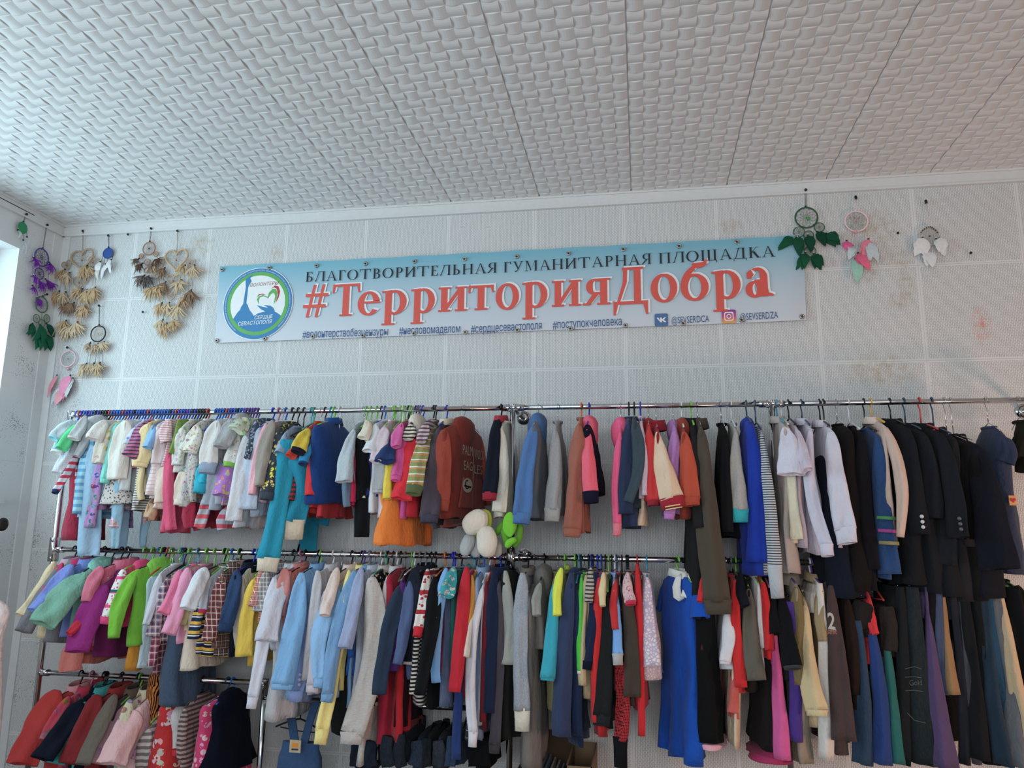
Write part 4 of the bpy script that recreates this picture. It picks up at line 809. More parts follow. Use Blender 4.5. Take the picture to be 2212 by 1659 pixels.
M 1304,1235 1302,1310 18,14 .34 1330 top cdbb90 - hc=bk | pale custard top shoulder
M 1312,1290 1300,1545 34,40 .36 1560 jumper 25292c - hc=gn,cu=2c3036,cl=.04,mid=.8 | charcoal sweatshirt hanging longest of its bunch
M 1326,1265 1334,1415 16,24 .34 1430 top 6fa0dc - hc=wh,cu=a8a8a8,cl=.04 | baby blue jersey with grey cuff
M 1330,1255 1330,1360 18,14 .34 1400 top b8282c - hc=nv | red strip with black stitching behind blue jersey
M 1338,1430 1340,1600 32,34 .34 1500 trousers c02830 pl/18181c/.012/30181c cu=1a1a1e,cl=.1,hc=wi,mid=.95 | red and black houndstooth leggings
M 1352,1260 1366,1505 26,40 .36 1515 jumper 423830 - hc=bk,mid=.9,cl=.02 | dark brown wool jumper with wide cuff
M 1356,1235 1362,1300 22,26 .32 1320 blouse c8a8ac pr/b01c3c/.01 hc=bk,cu=c02848,cl=.014 | red and white paisley short-sleeved blouse
M 1376,1215 1386,1590 16,16 .34 1525 jumper bf1a26 - hc=rd,bd=a81c24,mid=.6 | cherry red dress jumper with long sleeve
M 1398,1245 1408,1440 22,42 .32 1460 blouse b0a4c0 lc/d8ccc8/.014 hc=tq,bd=b8a8b4,bp=lc/d8c8c0/.012,th=.035,nf=1 | lilac and cream lace blouse
M 1500,1262 1512,1335 34,46 .30 1640 dress 0b4bab - y=24,hc=gn,th=.035,fl=1.25,co=d8d4cc,am=1.6 | royal blue dress with white peter pan collar
M 1518,1245 1512,1300 16,14 .34 1420 top c82028 - hc=wi,ns1=1 | red top behind blue dress shoulder
M 1524,1275 1528,1400 38,40 .36 1595 dress 141518 - hc=gn,ns=1,th=.045,fl=1.15,hb=d8a0b0,hh=.012 | long black dress with pale pink hem edge
M 1572,1320 1566,1430 28,24 .34 1440 blouse c8c6cc - hc=wi,cu=c8c0c8,cl=.01,nf=1 | white satin blouse sleeve under the khaki coat
M 1582,1320 1580,1440 18,14 .34 1605 dress c8b498 - hc=wi,ns=1,th=.04 | beige cotton dress with cream hem
M 1586,1450 1582,1540 22,26 .32 1545 top b8544e - hc=wi | salmon red top between black and red
M 1590,1250 1602,1485 22,26 .34 1490 top c41d20 - hc=gy,mid=.95 | poppy red long-sleeved top after the khaki coat
M 1600,1235 1610,1310 24,22 .34 1400 top 1c1d2a - hc=gn | inky polo shirt shoulder near lime hanger
M 1618,1270 1634,1470 26,42 .34 1490 top 5c564c - hc=gn,mid=.9,bd=2a2622 | taupe grey flared sleeve top
M 1640,1265 1648,1400 12,10 .32 1440 vest cfc8c4 - hc=gn,ns1=1 | white vest with thin straps
M 1650,1255 1662,1405 18,22 .34 1420 tee c0181e - hc=gn,nf=1 | poppy red t-shirt left of the black tee
M 1664,1275 1674,1370 26,28 .34 1430 tee 17161a - hc=pk | black short-sleeved tee with pink tag
M 1672,1370 1690,1640 18,38 .30 1640 trousers c4508c - hc=wi,mid=.98 | bright pink crinkled trousers reaching lowest
M 1662,1420 1650,1600 40,40 .34 1610 skirt 241f20 - hc=wi,ns=1,th=.05,hb=a02858,hh=.05 | black skirt with pink scarf hem
M 1690,1290 1712,1440 28,40 .36 1465 tee 18181c - hc=rd,bd=2c2b29,cu=38383c,cl=.01 | black t-shirt with grey lining and red hook
M 1706,1300 1718,1600 22,30 .34 1640 trousers 47307e - hc=bk,mid=.9 | deep violet trousers beside the grey-lined black tee
M 1722,1265 1732,1480 30,34 .38 1640 coat 73623f - hc=pu,bd=8c8070 | olive tan jumpsuit with turned-down sleeve
M 1742,1305 1764,1535 30,48 .34 1560 blouse c2ac82 - hc=wi,cu=c8b488,cl=.02,mid=.6,bw=-.02 | sand coloured blouse with gathered cuff
M 1770,1260 1784,1640 18,34 .34 1500 trousers c8c2bc - hc=wh,mid=.95 | off-white trousers and camisole
M 1776,1265 1778,1385 22,20 .36 1480 shirt 93805f - hc=pu | tan cargo shirt behind white straps
M 1796,1262 1824,1600 30,52 .38 1620 jumper 463838 - hc=pu,mid=.8,nf=1 | brown sweatshirt with number two print
M 1832,1290 1846,1500 24,26 .36 1520 top 2e201c - hc=bk | very dark chocolate long-sleeved top
M 1850,1340 1862,1650 28,44 .34 1640 trousers 263a52 dn/354a60 hc=bk,mid=.95 | indigo jeans nearest the brown sweatshirt
M 1866,1300 1868,1360 44,50 .34 1374 shorts 2b2828 - hc=wi,f=0 | dark brown square-cut shorts
M 1884,1370 1906,1650 24,40 .34 1640 trousers 243c74 - hc=wi,mid=.95,bd=c02028 | blue track trousers with red waistband
M 1880,1290 1892,1370 24,14 .30 1420 vest c82830 - hc=wi,co=2858b8,th=.02 | red and white sports vest above blue trousers
M 1914,1310 1920,1405 34,36 .32 1415 shorts 2c2828 dn/38302c hc=rd,f=0 | dark cargo shorts with folded leg
M 1916,1400 1942,1650 18,26 .30 1640 trousers 22605c - hc=wi,mid=.9 | bottle green slim trousers
M 1944,1268 1948,1650 22,34 .32 1640 trousers 22262a - hc=wi | plain black trousers left of the stitched jeans
M 1970,1268 1990,1650 34,60 .34 1640 trousers 23292d dn/30383c hc=bk,mid=.95 | charcoal jeans with pale stitched knee panels
M 2000,1268 2040,1655 8,56 .32 1640 trousers 4e3f64 - hc=wi,mid=.98 | muted violet trousers flaring downward
M 2026,1268 2040,1500 20,22 .34 1420 trousers 3c4660 - hc=bk,bd=303a50 | slate blue trousers with white-piped pocket
M 2034,1268 2060,1500 14,26 .32 1420 trousers 886a48 - hc=wi,mid=.95 | tan leather-look trousers leg
M 2012,1268 2016,1640 26,40 .32 1600 trousers 17191c - hc=bk | black trousers behind the violet pair
M 2056,1268 2084,1650 16,24 .34 1500 trousers 2c2e36 - hc=gn,mid=.9 | dark slate trousers with tag string
M 2072,1268 2110,1650 14,20 .34 1500 trousers 3c3e46 - hc=wi,mid=.9 | graphite trousers with folded crease
M 2080,1268 2118,1640 24,40 .36 1500 trousers 1e2024 - hc=bk | black dress trousers in the middle of the bunch
M 2104,1268 2140,1650 24,40 .36 1500 trousers 191e20 - hc=bk | jet black trousers with wide leg
M 2120,1268 2166,1650 26,40 .36 1500 trousers 20303e - hc=bk | petrol blue trousers between black and ink-blue pairs
M 2130,1268 2172,1655 20,34 .36 1500 trousers 1f4058 - hc=bk,mid=.9 | ink blue trousers beside the grey pair
M 2146,1268 2196,1655 26,46 .36 1500 trousers 565a60 - hc=tq,mid=.95 | mid-grey trousers with straight leg
M 2154,1268 2212,1600 22,36 .36 1500 trousers b09878 - hc=wh,mid=.9,bd=b8b4b0 | stone beige trousers on white hanger
M 2186,1268 2230,1640 40,60 .36 1640 trousers 18191c - hc=gn | black trousers at the far end of the rail
L 118,1490 46,1650 60,66 .34 1700 coat a8302e - hc=bk,ho=c88a90,f=.26,th=.06 | red winter coat with cream stripe and pink fleece collar
L 144,1505 96,1600 26,26 .32 1680 coat b83c50 pr/602030/.03 hc=pk,f=.2,ho=a82c44 | patterned raspberry coat next to the red one
L 168,1515 90,1640 46,48 .34 1690 jacket 161c30 - hc=bk,f=.26,th=.05,ho=101828 | dark navy fleece jacket with raised arm
L 172,1520 120,1650 30,36 .34 1700 coat 3a9c9c - hc=bk,f=.24,mid=.8 | turquoise padded coat behind the navy fleece
L 206,1500 150,1650 46,48 .36 1700 coat 7c2226 - hc=bk,f=.24,th=.06,ho=8c2a28 | dark red corduroy coat right of the turquoise one
L 244,1500 178,1650 34,34 .36 1700 coat 6c635a dn/5a5248 hc=bk,f=.26,ho=5c4c40,bd=4a4048 | brown-grey corduroy coat left of the pinks
L 252,1535 214,1650 34,40 .32 1690 jumper d09aa8 pr/b0a0a8/.05 hc=gn,f=.2 | pink jumper with pale motifs
L 276,1510 244,1600 24,22 .34 1680 coat c8c2a8 pr/a05878/.035 hc=gy,f=.2 | cream coat with rose print
L 290,1535 240,1650 56,62 .34 1690 coat dcaeb0 - hc=wi,f=.22,th=.05,co=d8b8b0,mid=.8 | pale pink fleece coat
L 300,1560 292,1640 24,22 .30 1680 top d088a4 pr/605068/.03 hc=gn | pink printed pyjama top
L 318,1575 312,1655 34,36 .30 1690 top bcb8b6 sh/77706e/.028/.5 hc=gn | white and grey wide-striped top
L 352,1520 350,1640 50,60 .34 1700 dress b8262a pr/d8b0b0/.05 hc=gy,ns=1,th=.07,fl=1.2 | red dress with white stars and deer
L 372,1535 366,1590 30,30 .30 1610 vest c4bfc0 - hc=wi,ns=1,th=.06,hb=c03040,hh=.01 | white baby bib top edged in red
L 396,1530 392,1640 20,20 .30 1680 top a89490 sh/5c4c48/.02/.5 hc=bk | brown and beige striped long top
L 436,1510 418,1640 30,40 .34 1700 dress c83468 pr/e0b0c0/.03 hc=nv,ns=1,th=.05,fl=1.3,y=-10 | pink tie-dye summer dress
L 462,1500 450,1600 40,40 .28 1665 dress 0c1428 - hc=bl,ns=1,th=.05,fl=1.5,y=-6,hd=1 | midnight velvet dress on a blue hanger
K 838,1590 840,1655 30,34 .34 1700 trousers 1d242e dn/333d4c hc=bk | faded black jeans below the red jersey
K 866,1585 866,1655 24,28 .34 1700 trousers 1b2028 dn/333d4c hc=bk | grey wash jeans with crumpled waist
K 900,1600 896,1655 30,34 .34 1700 trousers 1d2636 dn/394559 hc=rd | blue wash jeans on bright red hanger
K 922,1595 918,1655 22,26 .34 1700 trousers 17191d dn/282e35 hc=wi | near-black jeans by the red hanger
K 946,1600 948,1655 30,34 .34 1700 trousers 272c36 dn/424956 hc=wi | grey jeans with pink pocket patch
K 976,1590 972,1655 22,24 .34 1700 trousers 1d2e46 dn/334864 hc=bk | mid-blue jeans behind the long navy leg
K 800,1600 800,1655 30,34 .34 1700 trousers 172032 dn/283548 hc=bk | dark indigo jeans left of the red body
K 772,1600 768,1655 26,26 .34 1700 trousers 131823 dn/1f2839 hc=bk | navy twill trousers behind white cuff
K 1040,1600 1036,1655 44,50 .34 1700 trousers 0f0f11 - hc=bk | fluffy black trousers under the maroon top
'''
def parse(g):
    out = []
    for ln in g.strip().split('\n'):
        a, label = ln.split(' | '); f = a.split()
        xy = lambda s: [float(v) for v in s.split(',')]
        ex = {}
        for kv in f[9].split(','):
            k, _, v = kv.partition('='); ex[k] = v
        out.append((f[0], *xy(f[1]), *xy(f[2]), *xy(f[3]), float(f[4]), float(f[5]), f[6], f[7], '' if f[8] == '-' else f[8], ex, label.strip()))
    return out
GT = parse(G)
_used = {}
def _hook_x(g):
    y = math.radians(float(g[13].get('y', 0))) if isinstance(g[13], dict) else 0
    return onY(g[1], g[2], RY-math.cos(y)*g[7]/2)[0]-math.sin(y)*g[7]/2
for _r in 'TMLK':
    ids = sorted([i for i, g in enumerate(GT) if g[0] == _r], key=lambda i: _hook_x(GT[i]))
    for a_, i in enumerate(ids):
        xs = [abs(_hook_x(GT[j])-_hook_x(GT[i])) for j in ids[max(0, a_-1):a_]+ids[a_+1:a_+2]]
        SPACE[i] = float(sum(xs)/len(xs))+.008
for i, g in enumerate(GT): garment(i, *g)
# ---------------------------------------------------------------- lettering
def text_mesh(s, offset=0.0, shear=0.0):
    c = bpy.data.curves.new('lettering', 'FONT'); c.body = s; c.size = 1.0; c.offset = offset; c.shear = shear; c.resolution_u = 3
    o = bpy.data.objects.new('lettering', c); COL.objects.link(o)
    dg = bpy.context.evaluated_depsgraph_get(); me = bpy.data.meshes.new_from_object(o.evaluated_get(dg))
    V = np.array([v.co[:] for v in me.vertices]); F = [tuple(p.vertices) for p in me.polygons]
    bpy.data.objects.remove(o); bpy.data.curves.remove(c); bpy.data.meshes.remove(me)
    return V, F
def lettering(name, s, A, B, up, height, mat, parent, off=0.0, shear=0.0, capref=None, orig=None):
    """text laid along A->B in 3-D, capital height given in metres"""
    V, F = text_mesh(s, off, shear); x0, x1 = V[:, 0].min(), V[:, 0].max()
    ref = text_mesh(capref or 'Н', off)[0]; ch = ref[:, 1].max()-max(0, ref[:, 1].min())
    P = [A+(B-A)*((v[0]-x0)/(x1-x0))+up*(v[1]/ch*height) for v in V]
    if orig is None: orig = np.array(parent.location)
    nn = np.cross(B-A, up); nn = nn/np.linalg.norm(nn); P2, F2 = [], []      # every facet a hair above the last, so overlapping strokes never coincide
    for i, f in enumerate(F): F2.append(tuple(range(len(P2), len(P2)+len(f)))); P2 += [P[q]+nn*((i % 9)*.00004) for q in f]
    P, F = P2, F2
    return mesh_obj(name, [p-orig for p in P], F, mat, parent, False)
def place_local(V2, A, ex, up):
    return [A+ex*v[0]+up*v[1] for v in V2]
# serif glyphs: polygons in a box, capital height 1, x-height .72
def arc(cx, cy, rx, ry, tx, ty, a0, a1, n=18, tap=None):
    P = []; Q = []
    for i in range(n+1):
        s = i/n; a = math.radians(a0+(a1-a0)*s); k = 1 if tap is None else tap[0]+(tap[1]-tap[0])*s
        P.append((cx+rx*math.cos(a), cy+ry*math.sin(a))); Q.append((cx+(rx-tx*k)*math.cos(a), cy+(ry-ty*k)*math.sin(a)))
    return [[P[i], P[i+1], Q[i+1], Q[i]] for i in range(n)]
def rc(a, b, c, d): return [[(a, b), (c, b), (c, d), (a, d)]]
def pl(*p): return [list(p)]
def serif_glyph(ch, b):
    """b = stem weight, thin strokes follow; returns (width, polygons)"""
    t = b*.36; f = .055 if b > .13 else .04; s = b*.42     # thin weight, serif thickness, serif overhang
    def stem(x, y0, y1, top=True, bot=True):
        o = rc(x, y0, x+b, y1)
        if bot: o += rc(x-s, y0, x+b+s, y0+f)
        if top: o += rc(x-s, y1-f, x+b+s, y1)
        return o
    X = .72
    if ch == '#': return .95, pl((.12, -.03), (.12+t*1.6, -.03), (.36+t*1.6, 1), (.36, 1))+pl((.46, -.03), (.46+t*1.6, -.03), (.70+t*1.6, 1), (.70, 1))+rc(0, .27, .86, .27+t*1.4)+rc(.08, .62, .94, .62+t*1.4)
    if ch == 'Т': return .84, stem(.42-b/2, 0, 1, False)+rc(0, 1-t*1.1, .84, 1)+pl((0, 1), (0, .72), (t*.7, .72), (t*1.5, 1))+pl((.84, 1), (.84, .72), (.84-t*.7, .72), (.84-t*1.5, 1))
    if ch == 'е': return .66, arc(.34, .36, .34, .375, b, t*1.0, 8, 325)+rc(.1, .36, .66, .36+t*.9)+arc(.34, .36, .335, .375, b*.9, t, 0, 40)
    if ch == 'р': return .78, stem(.12, -.32, X-.01, False)+pl((.02, X-.06), (.12+b, X-.06), (.12+b, X+.02), (.02, X-.01))+arc(.40, .36, .36, .375, b, t, -125, 130)
    if ch == 'и': return .86, stem(.07, 0, X)+stem(.79-b, 0, X)+pl((.07+b, .06), (.07+b, .24), (.79-b, .66), (.79-b, .48))
    if ch == 'т': return .74, stem(.37-b/2, 0, X, False)+rc(.0, X-t, .74, X)+pl((0, X), (0, .50), (t*.7, .50), (t*1.4, X))+pl((.74, X), (.74, .50), (.74-t*.7, .50), (.74-t*1.4, X))
    if ch == 'о': return .74, arc(.37, .36, .37, .385, b, t, 0, 360, 28)
    if ch == 'я': return .78, stem(.68-b, 0, X)+arc(.32, .50, .23, .22, b*.95, t, 85, 275)+rc(.3, X-t, .62, X)+rc(.3, .28, .6, .28+t)+pl((.0, 0), (.2, 0), (.47, .32), (.47-b*.9, .32), (.10, .06), (0, f))
    if ch == 'Д': return 1.0, rc(0, 0, 1.0, t*1.2)+stem(.80-b, 0, 1, True, False)+rc(.26, 1-t, .84, 1)+pl((.10, .05), (.10+t*1.2, .05), (.40, .6), (.42, 1), (.30, 1), (.28, .6))+pl((0, .1), (0, -.28), (.06, -.28), (.14, .0))+pl((1, .1), (1, -.28), (.94, -.28), (.86, .0))
    if ch == 'б': return .76, arc(.38, .34, .38, .36, b, t, 0, 360, 26)+arc(.62, .36, .62, .60, b*.9, b*.55, 118, 180)+pl((.30, .72), (.33, .97), (.62, .99), (.74, 1.08), (.72, .92), (.60, .85), (.36, .82))
    if ch == 'а': return .76, arc(.25, .19, .25, .215, b*.95, t, 0, 360, 22)+rc(.60-b, .0, .60, .52)+arc(.33, .48, .27, .26, b, t, 0, 125)+pl((.05, .46), (.05, .62), (.16, .70), (.24, .56), (.16, .46))+pl((.60-b, .12), (.60, .02), (.74, .0), (.74, .05), (.62, .1), (.60, .2))+rc(.25, .36, .5, .36+t)
    # capitals of the top line
    if ch == 'Б': return .62, stem(.1, 0, 1)+rc(.1, 1-f*1.2, .52, 1)+pl((.52, 1), (.56, .76), (.52, .76), (.44, 1))+arc(.3, .27, .28, .275, b, f, -95, 95)+rc(.1, 0, .3, f)+rc(.1, .5, .3, .5+f)
    if ch == 'Л': return .78, stem(.60, 0, 1)+rc(.22, 1-f, .7, 1)+pl((.0, 0), (.12, 0), (.36, 1), (.30, 1), (.08, .08), (0, .08))
    if ch == 'А': return .78, pl((.36, 1), (.42, 1), (.76, 0), (.76-b*1.1, 0))+pl((.36, 1), (.40, 1), (.12, 0), (.07, 0))+rc(.18, .32, .6, .32+f)+rc(0, 0, .22, f)+rc(.54, 0, .84, f)
    if ch == 'Г': return .58, stem(.1, 0, 1)+rc(.1, 1-f*1.2, .54, 1)+pl((.54, 1), (.57, .74), (.53, .74), (.46, 1))
    if ch == 'О': return .84, arc(.42, .5, .42, .515, b*1.05, f, 0, 360, 24)
    if ch == 'В': return .64, stem(.1, 0, 1)+arc(.3, .27, .30, .275, b, f, -95, 95)+arc(.3, .75, .25, .255, b, f, -95, 95)+rc(.1, 0, .3, f)+rc(.1, .5, .3, .5+f)+rc(.1, 1-f, .3, 1)
    if ch == 'Р': return .60, stem(.1, 0, 1)+arc(.3, .73, .27, .275, b, f, -95, 95)+rc(.1, .455, .3, .455+f)+rc(.1, 1-f, .3, 1)
    if ch == 'И': return .82, stem(.08, 0, 1)+stem(.62, 0, 1)+pl((.18, .06), (.18, .2), (.64, .94), (.64, .8))
    if ch == 'Е': return .60, stem(.1, 0, 1)+rc(.1, 0, .54, f*1.1)+rc(.1, 1-f*1.1, .52, 1)+rc(.1, .49, .42, .49+f)+pl((.54, 0), (.58, .25), (.54, .25), (.46, 0))+pl((.52, 1), (.55, .77), (.51, .77), (.44, 1))+rc(.40, .42, .43, .62)
    if ch == 'Ь': return .60, stem(.1, 0, 1)+arc(.28, .27, .28, .275, b, f, -95, 95)+rc(.1, 0, .3, f)+rc(.1, .5, .3, .5+f)
    if ch == 'Н': return .82, stem(.08, 0, 1)+stem(.62, 0, 1)+rc(.1, .48, .7, .48+f)
    if ch == 'Я': return .68, stem(.48, 0, 1)+arc(.34, .73, .27, .275, b, f, 85, 275)+rc(.3, .455, .5, .455+f)+rc(.3, 1-f, .5, 1)+pl((0, 0), (.1, 0), (.42, .47), (.30, .47), (.04, .06), (0, .05))
    if ch == 'У': return .72, pl((.62, 1), (.68, 1), (.40, .2), (.30, .02), (.14, 0), (.14, .08), (.26, .1), (.34, .2))+pl((.06, 1), (.06+b, 1), (.42, .32), (.36, .22))+rc(0, 1-f, .26, 1)+rc(.5, 1-f, .76, 1)
    if ch == 'М': return .96, stem(.76, 0, 1)+rc(.12, 0, .16, 1)+rc(.03, 0, .27, f)+rc(.03, 1-f, .2, 1)+pl((.12, 1), (.24, 1), (.50, .12), (.46, 0))+pl((.80, 1), (.76, 1), (.46, .0), (.50, .12))
    if ch == 'П': return .82, stem(.08, 0, 1)+stem(.62, 0, 1)+rc(.1, 1-f, .7, 1)
    if ch == 'Щ': return 1.14, stem(.08, 0, 1, True, False)+stem(.48, 0, 1, True, False)+stem(.88, 0, 1, True, False)+rc(.0, 0, 1.08, f)+rc(1.04, -.2, 1.08, f)
    if ch == 'Д': return .9, []
    if ch == 'К': return .78, stem(.1, 0, 1)+pl((.2, .42), (.2, .52), (.52, .96), (.60, .96), (.66, 1), (.5, 1))+pl((.28, .54), (.40, .62), (.72, .0), (.58, 0))+rc(.52, 0, .82, f)
    return .4, []
def cap_D(b):
    f = .04
    return .84, rc(0, 0, .84, f*1.3)+rc(.58, 0, .58+b, 1)+rc(.22, 1-f, .74, 1)+pl((.10, .03), (.15, .03), (.38, 1), (.32, 1))+rc(0, -.2, f, .04)+rc(.80, -.2, .84, .04)
# ---------------------------------------------------------------- banner
ex_b = None
def banner():
    c4 = [onY(x, y, -.016) for x, y in ((475, 575), (1735, 507), (1742, 692), (464, 741))]
    org = (c4[3]+c4[2])/2
    root = empty('printed_banner', org, 'long pale blue vinyl banner with red Cyrillic hashtag lettering above the rails', 'banner')
    TLc, TR, BR, BL = c4; V, F = [], []; nx, ny = 60, 6
    for j in range(ny+1):
        for i in range(nx+1):
            s, t = i/nx, j/ny; p = (TLc*(1-s)+TR*s)*(1-t)+(BL*(1-s)+BR*s)*t
            w = .0007*math.sin(s*60)*t*(1-t)*3
            if s > .955: w += -.008*math.sin((s-.955)/.045*math.pi)
            sag = .004*math.sin(s*math.pi*11)**2*(1 if t == 0 else 0)
            V.append((p[0]-org[0], p[1]-org[1]-abs(w), p[2]-org[2]-sag))
    n = len(V); V += [(v[0], v[1]+.0016, v[2]) for v in V]
    for j in range(ny):
        for i in range(nx):
            q = j*(nx+1)+i; F.append((q, q+nx+1, q+nx+2, q+1)); F.append((n+q, n+q+1, n+q+nx+2, n+q+nx+1))
    t = NT('printed_vinyl'); o, x, y, z = t.coords(); m = t.n('MapRange', i_1=.02, i_2=.44, i_3=0.0, i_4=1.0); t.l(z, m.inputs[0])
    edge = t.n('MapRange', i_1=-.9, i_2=-1.6, i_3=0.0, i_4=.0); cr = t.n('ValToRGB'); t.l(m.outputs[0], cr.inputs[0])
    e = cr.color_ramp.elements; e[0].position = 0; e[0].color = (.62, .66, .72, 1); e[1].position = 1; e[1].color = (.20, .46, .58, 1)
    k = e.new(.45); k.color = (.50, .60, .68, 1)
    t.l(cr.outputs[0], t.b.inputs['Base Color']); t.b.inputs['Roughness'].default_value = .42; t.b.inputs['Specular IOR Level'].default_value = .3
    mesh_obj('banner_sheet', V, F, t.m, root)
    up = (TLc-BL); up = np.array([0, 0, 1.0]); dirx = (TR-TLc)/np.linalg.norm(TR-TLc)
    red = simple('print_red', 'd04a3c', .5, gain=1.15); grey = simple('print_white_grey', 'd4d9de', .5, gain=1.2); blk = simple('print_black', '141c26', .5, gain=1.0); nav = simple('print_navy', '1f4f86', .5, gain=1.1); blu = simple('print_blue', '2478ae', .5, gain=1.15); grn = simple('print_green', '55a84e', .5, gain=1.1); wht = simple('print_white', 'e8ecee', .5, gain=1.0)
    Y1, Y2, Y3 = -.0215, -.0230, -.0245
    # big serif line
    spec = [('#', 653, 707, 684.4), ('Т', 716, 775, 684), ('е', 771, 818, 682), ('р', 822, 879, 680), ('р', 885, 940, 677), ('и', 947, 1007, 674), ('т', 1011, 1066, 671), ('о', 1070, 1121, 669), ('р', 1126, 1184, 666), ('и', 1193, 1254, 663), ('я', 1259, 1320, 660), ('Д', 1325, 1400, 659), ('о', 1406, 1464, 653), ('б', 1471, 1532, 650), ('р', 1537, 1603, 647), ('а', 1611, 1673, 642)]
    big, shadow = MB(), MB()
    for ch, xa, xb, yb in spec:
        wd, polys = serif_glyph(ch, .20)
        hp = 68+ (xa-653)*.010
        A = onY(xa, yb, Y2); B = onY(xb, yb-(xb-xa)*.047, Y2); Hh = hp*(.458/168)
        for dx, dz, tgt, yy in ((0, 0, big, Y2), (.011, .008, shadow, Y1)):
            for q_, P in enumerate(polys):
                V = [A+(B-A)*(p[0]/wd)+np.array([dx, yy-Y2-(q_ % 12)*.00006, p[1]*Hh+dz])-org for p in P]; tgt.add(V, [tuple(range(len(V)))])
        if ch in '#я' or (ch == 'а'):
            nm = 'hash_sign' if ch == '#' else 'hashtag_word'
            shadow.build(nm+'_shadow', grey, root, False); big.build(nm, red, root, False); big, shadow = MB(), MB()
    caps = MB()
    for word, xa, xb, ya, yb in (('БЛАГОТВОРИТЕЛЬНАЯ', 659, 1073, 609, 589), ('ГУМАНИТАРНАЯ', 1087, 1407, 588.5, 570), ('ПЛОЩАДКА', 1423, 1673, 569.5, 554)):
        gl = [cap_D(.128) if c == 'Д' else serif_glyph(c, .128) for c in word]; tot = sum(g[0]+.13 for g in gl)-.13; cur = 0
        A = onY(xa, ya, Y2); B = onY(xb, yb, Y2)
        for wd, polys in gl:
            for q_, P in enumerate(polys):
                V = [A+(B-A)*((cur+p[0])/tot)+np.array([0, -(q_ % 12)*.00006, p[1]*.0585])-org for p in P]; caps.add(V, [tuple(range(len(V)))])
            cur += wd+.13
        caps.build('heading_word', blk, root, False); caps = MB()
    for s, xa, xb, ya, yb in (('#волонтерствобезцензуры', 653, 838, 730, 724), ('#несловомаделом', 862, 994, 722.5, 718), ('#сердцесевастополя', 1017, 1170, 719, 711), ('#поступокчеловека', 1194, 1343, 710, 702)):
        lettering('hashtag_line', s, onY(xa, ya, Y2), onY(xb, yb, Y2), up, .047, nav, root, .0)
    lettering('account_name', '@SEVSERDCA', onY(1451, 699, Y2), onY(1532, 695, Y2), up, .037, nav, root, -.004)
    lettering('account_name', '@SEVSERDZA', onY(1599, 692, Y2), onY(1681, 687, Y2), up, .037, nav, root, -.004)
    # social icons
    def rsq(cx, cy, h, r=.25, n=6):
        P = []
        for q, (sx, sy) in enumerate(((1, 1), (-1, 1), (-1, -1), (1, -1))):
            for i in range(n+1):
                a = math.radians(90*q+90*i/n); P.append((cx+sx*h*(1-r)+h*r*math.cos(a), cy+sy*h*(1-r)+h*r*math.sin(a)))
        return P
    def icon(cx, cy, hp): return onY(cx, cy, Y1), hp*.00273
    def put(mb, P, C, k, y=0.0): mb.add([C+dirx*p[0]*k+up*p[1]*k+np.array([0, y, 0])-org for p in P], [tuple(range(len(P)))])
    C, k = icon(1428.5, 691, 12.5); a = MB(); put(a, rsq(0, 0, 1), C, k); a.build('network_icon', simple('icon_blue', '44689c', .5, gain=1.1), root, False)
    a = MB()
    for P in ((( -.72, .35), (-.42, .35), (-.2, -.12), (-.2, .35), (.08, .35), (.08, .08), (.42, .35), (.72, .35), (.36, .0), (.76, -.38), (.42, -.38), (.08, -.08), (.08, -.38), (-.12, -.38)),): put(a, P, C, k, -.0012)
    a.build('network_monogram', wht, root, False)
    C, k = icon(1574.5, 683.5, 13); t2 = NT('icon_sunset'); o, x, y, z = t2.coords()
    cr = t2.n('ValToRGB'); mm = t2.n('MapRange', i_1=float(C[2]-org[2]-k), i_2=float(C[2]-org[2]+k), i_3=0.0, i_4=1.0); t2.l(z, mm.inputs[0]); t2.l(mm.outputs[0], cr.inputs[0])
    e = cr.color_ramp.elements; e[0].color = (.85, .42, .08, 1); e[1].color = (.16, .05, .35, 1); q = e.new(.5); q.color = (.62, .06, .22, 1)
    t2.l(cr.outputs[0], t2.b.inputs['Base Color']); a = MB(); put(a, rsq(0, 0, 1), C, k); a.build('photo_icon', t2.m, root, False)
    a = MB(); o1 = rsq(0, 0, .66, .4); o2 = rsq(0, 0, .52, .4)
    for i in range(len(o1)): j = (i+1) % len(o1); put(a, (o1[i], o1[j], o2[j], o2[i]), C, k, -.0012)
    for P in arc(0, 0, .36, .36, .13, .13, 0, 360, 20): put(a, P, C, k, -.0012)
    put(a, [(.36+.07*math.cos(i), .36+.07*math.sin(i)) for i in range(6)], C, k, -.0012); a.build('camera_outline', wht, root, False)
    # round emblem
    C = onY(556.6, 655.5, Y1); R = .2105
    def disc(r, y, mat, name, n=64):
        a = MB(); put(a, [(r*math.cos(2*math.pi*i/n), r*math.sin(2*math.pi*i/n)) for i in range(n)], C, R, y); return a.build(name, mat, root, False)
    disc(1.02, .0006, wht, 'emblem_rim'); disc(1.0, 0, blu, 'emblem_disc'); disc(.895, -.0004, grn, 'emblem_ring'); disc(.795, -.0008, wht, 'emblem_field')
    z2 = lambda P: [((p[0]-682)/487, (992-p[1])/487) for p in P]
    low = [(.795*math.cos(math.radians(q)), .795*math.sin(math.radians(q))) for q in range(-28, -153, -6)]
    a = MB(); put(a, z2([(595, 585), (558, 612), (552, 640), (574, 682), (548, 722), (530, 765), (522, 985), (545, 1010), (556, 1040), (580, 1085), (612, 1120), (640, 1162), (700, 1128), (800, 1107), (870, 1108), (950, 1122), (1005, 1158)])+low+z2([(340, 1208), (400, 1112), (440, 1068), (450, 1030), (476, 992), (496, 760), (488, 700), (484, 652), (540, 604)]), C, R, -.0012)
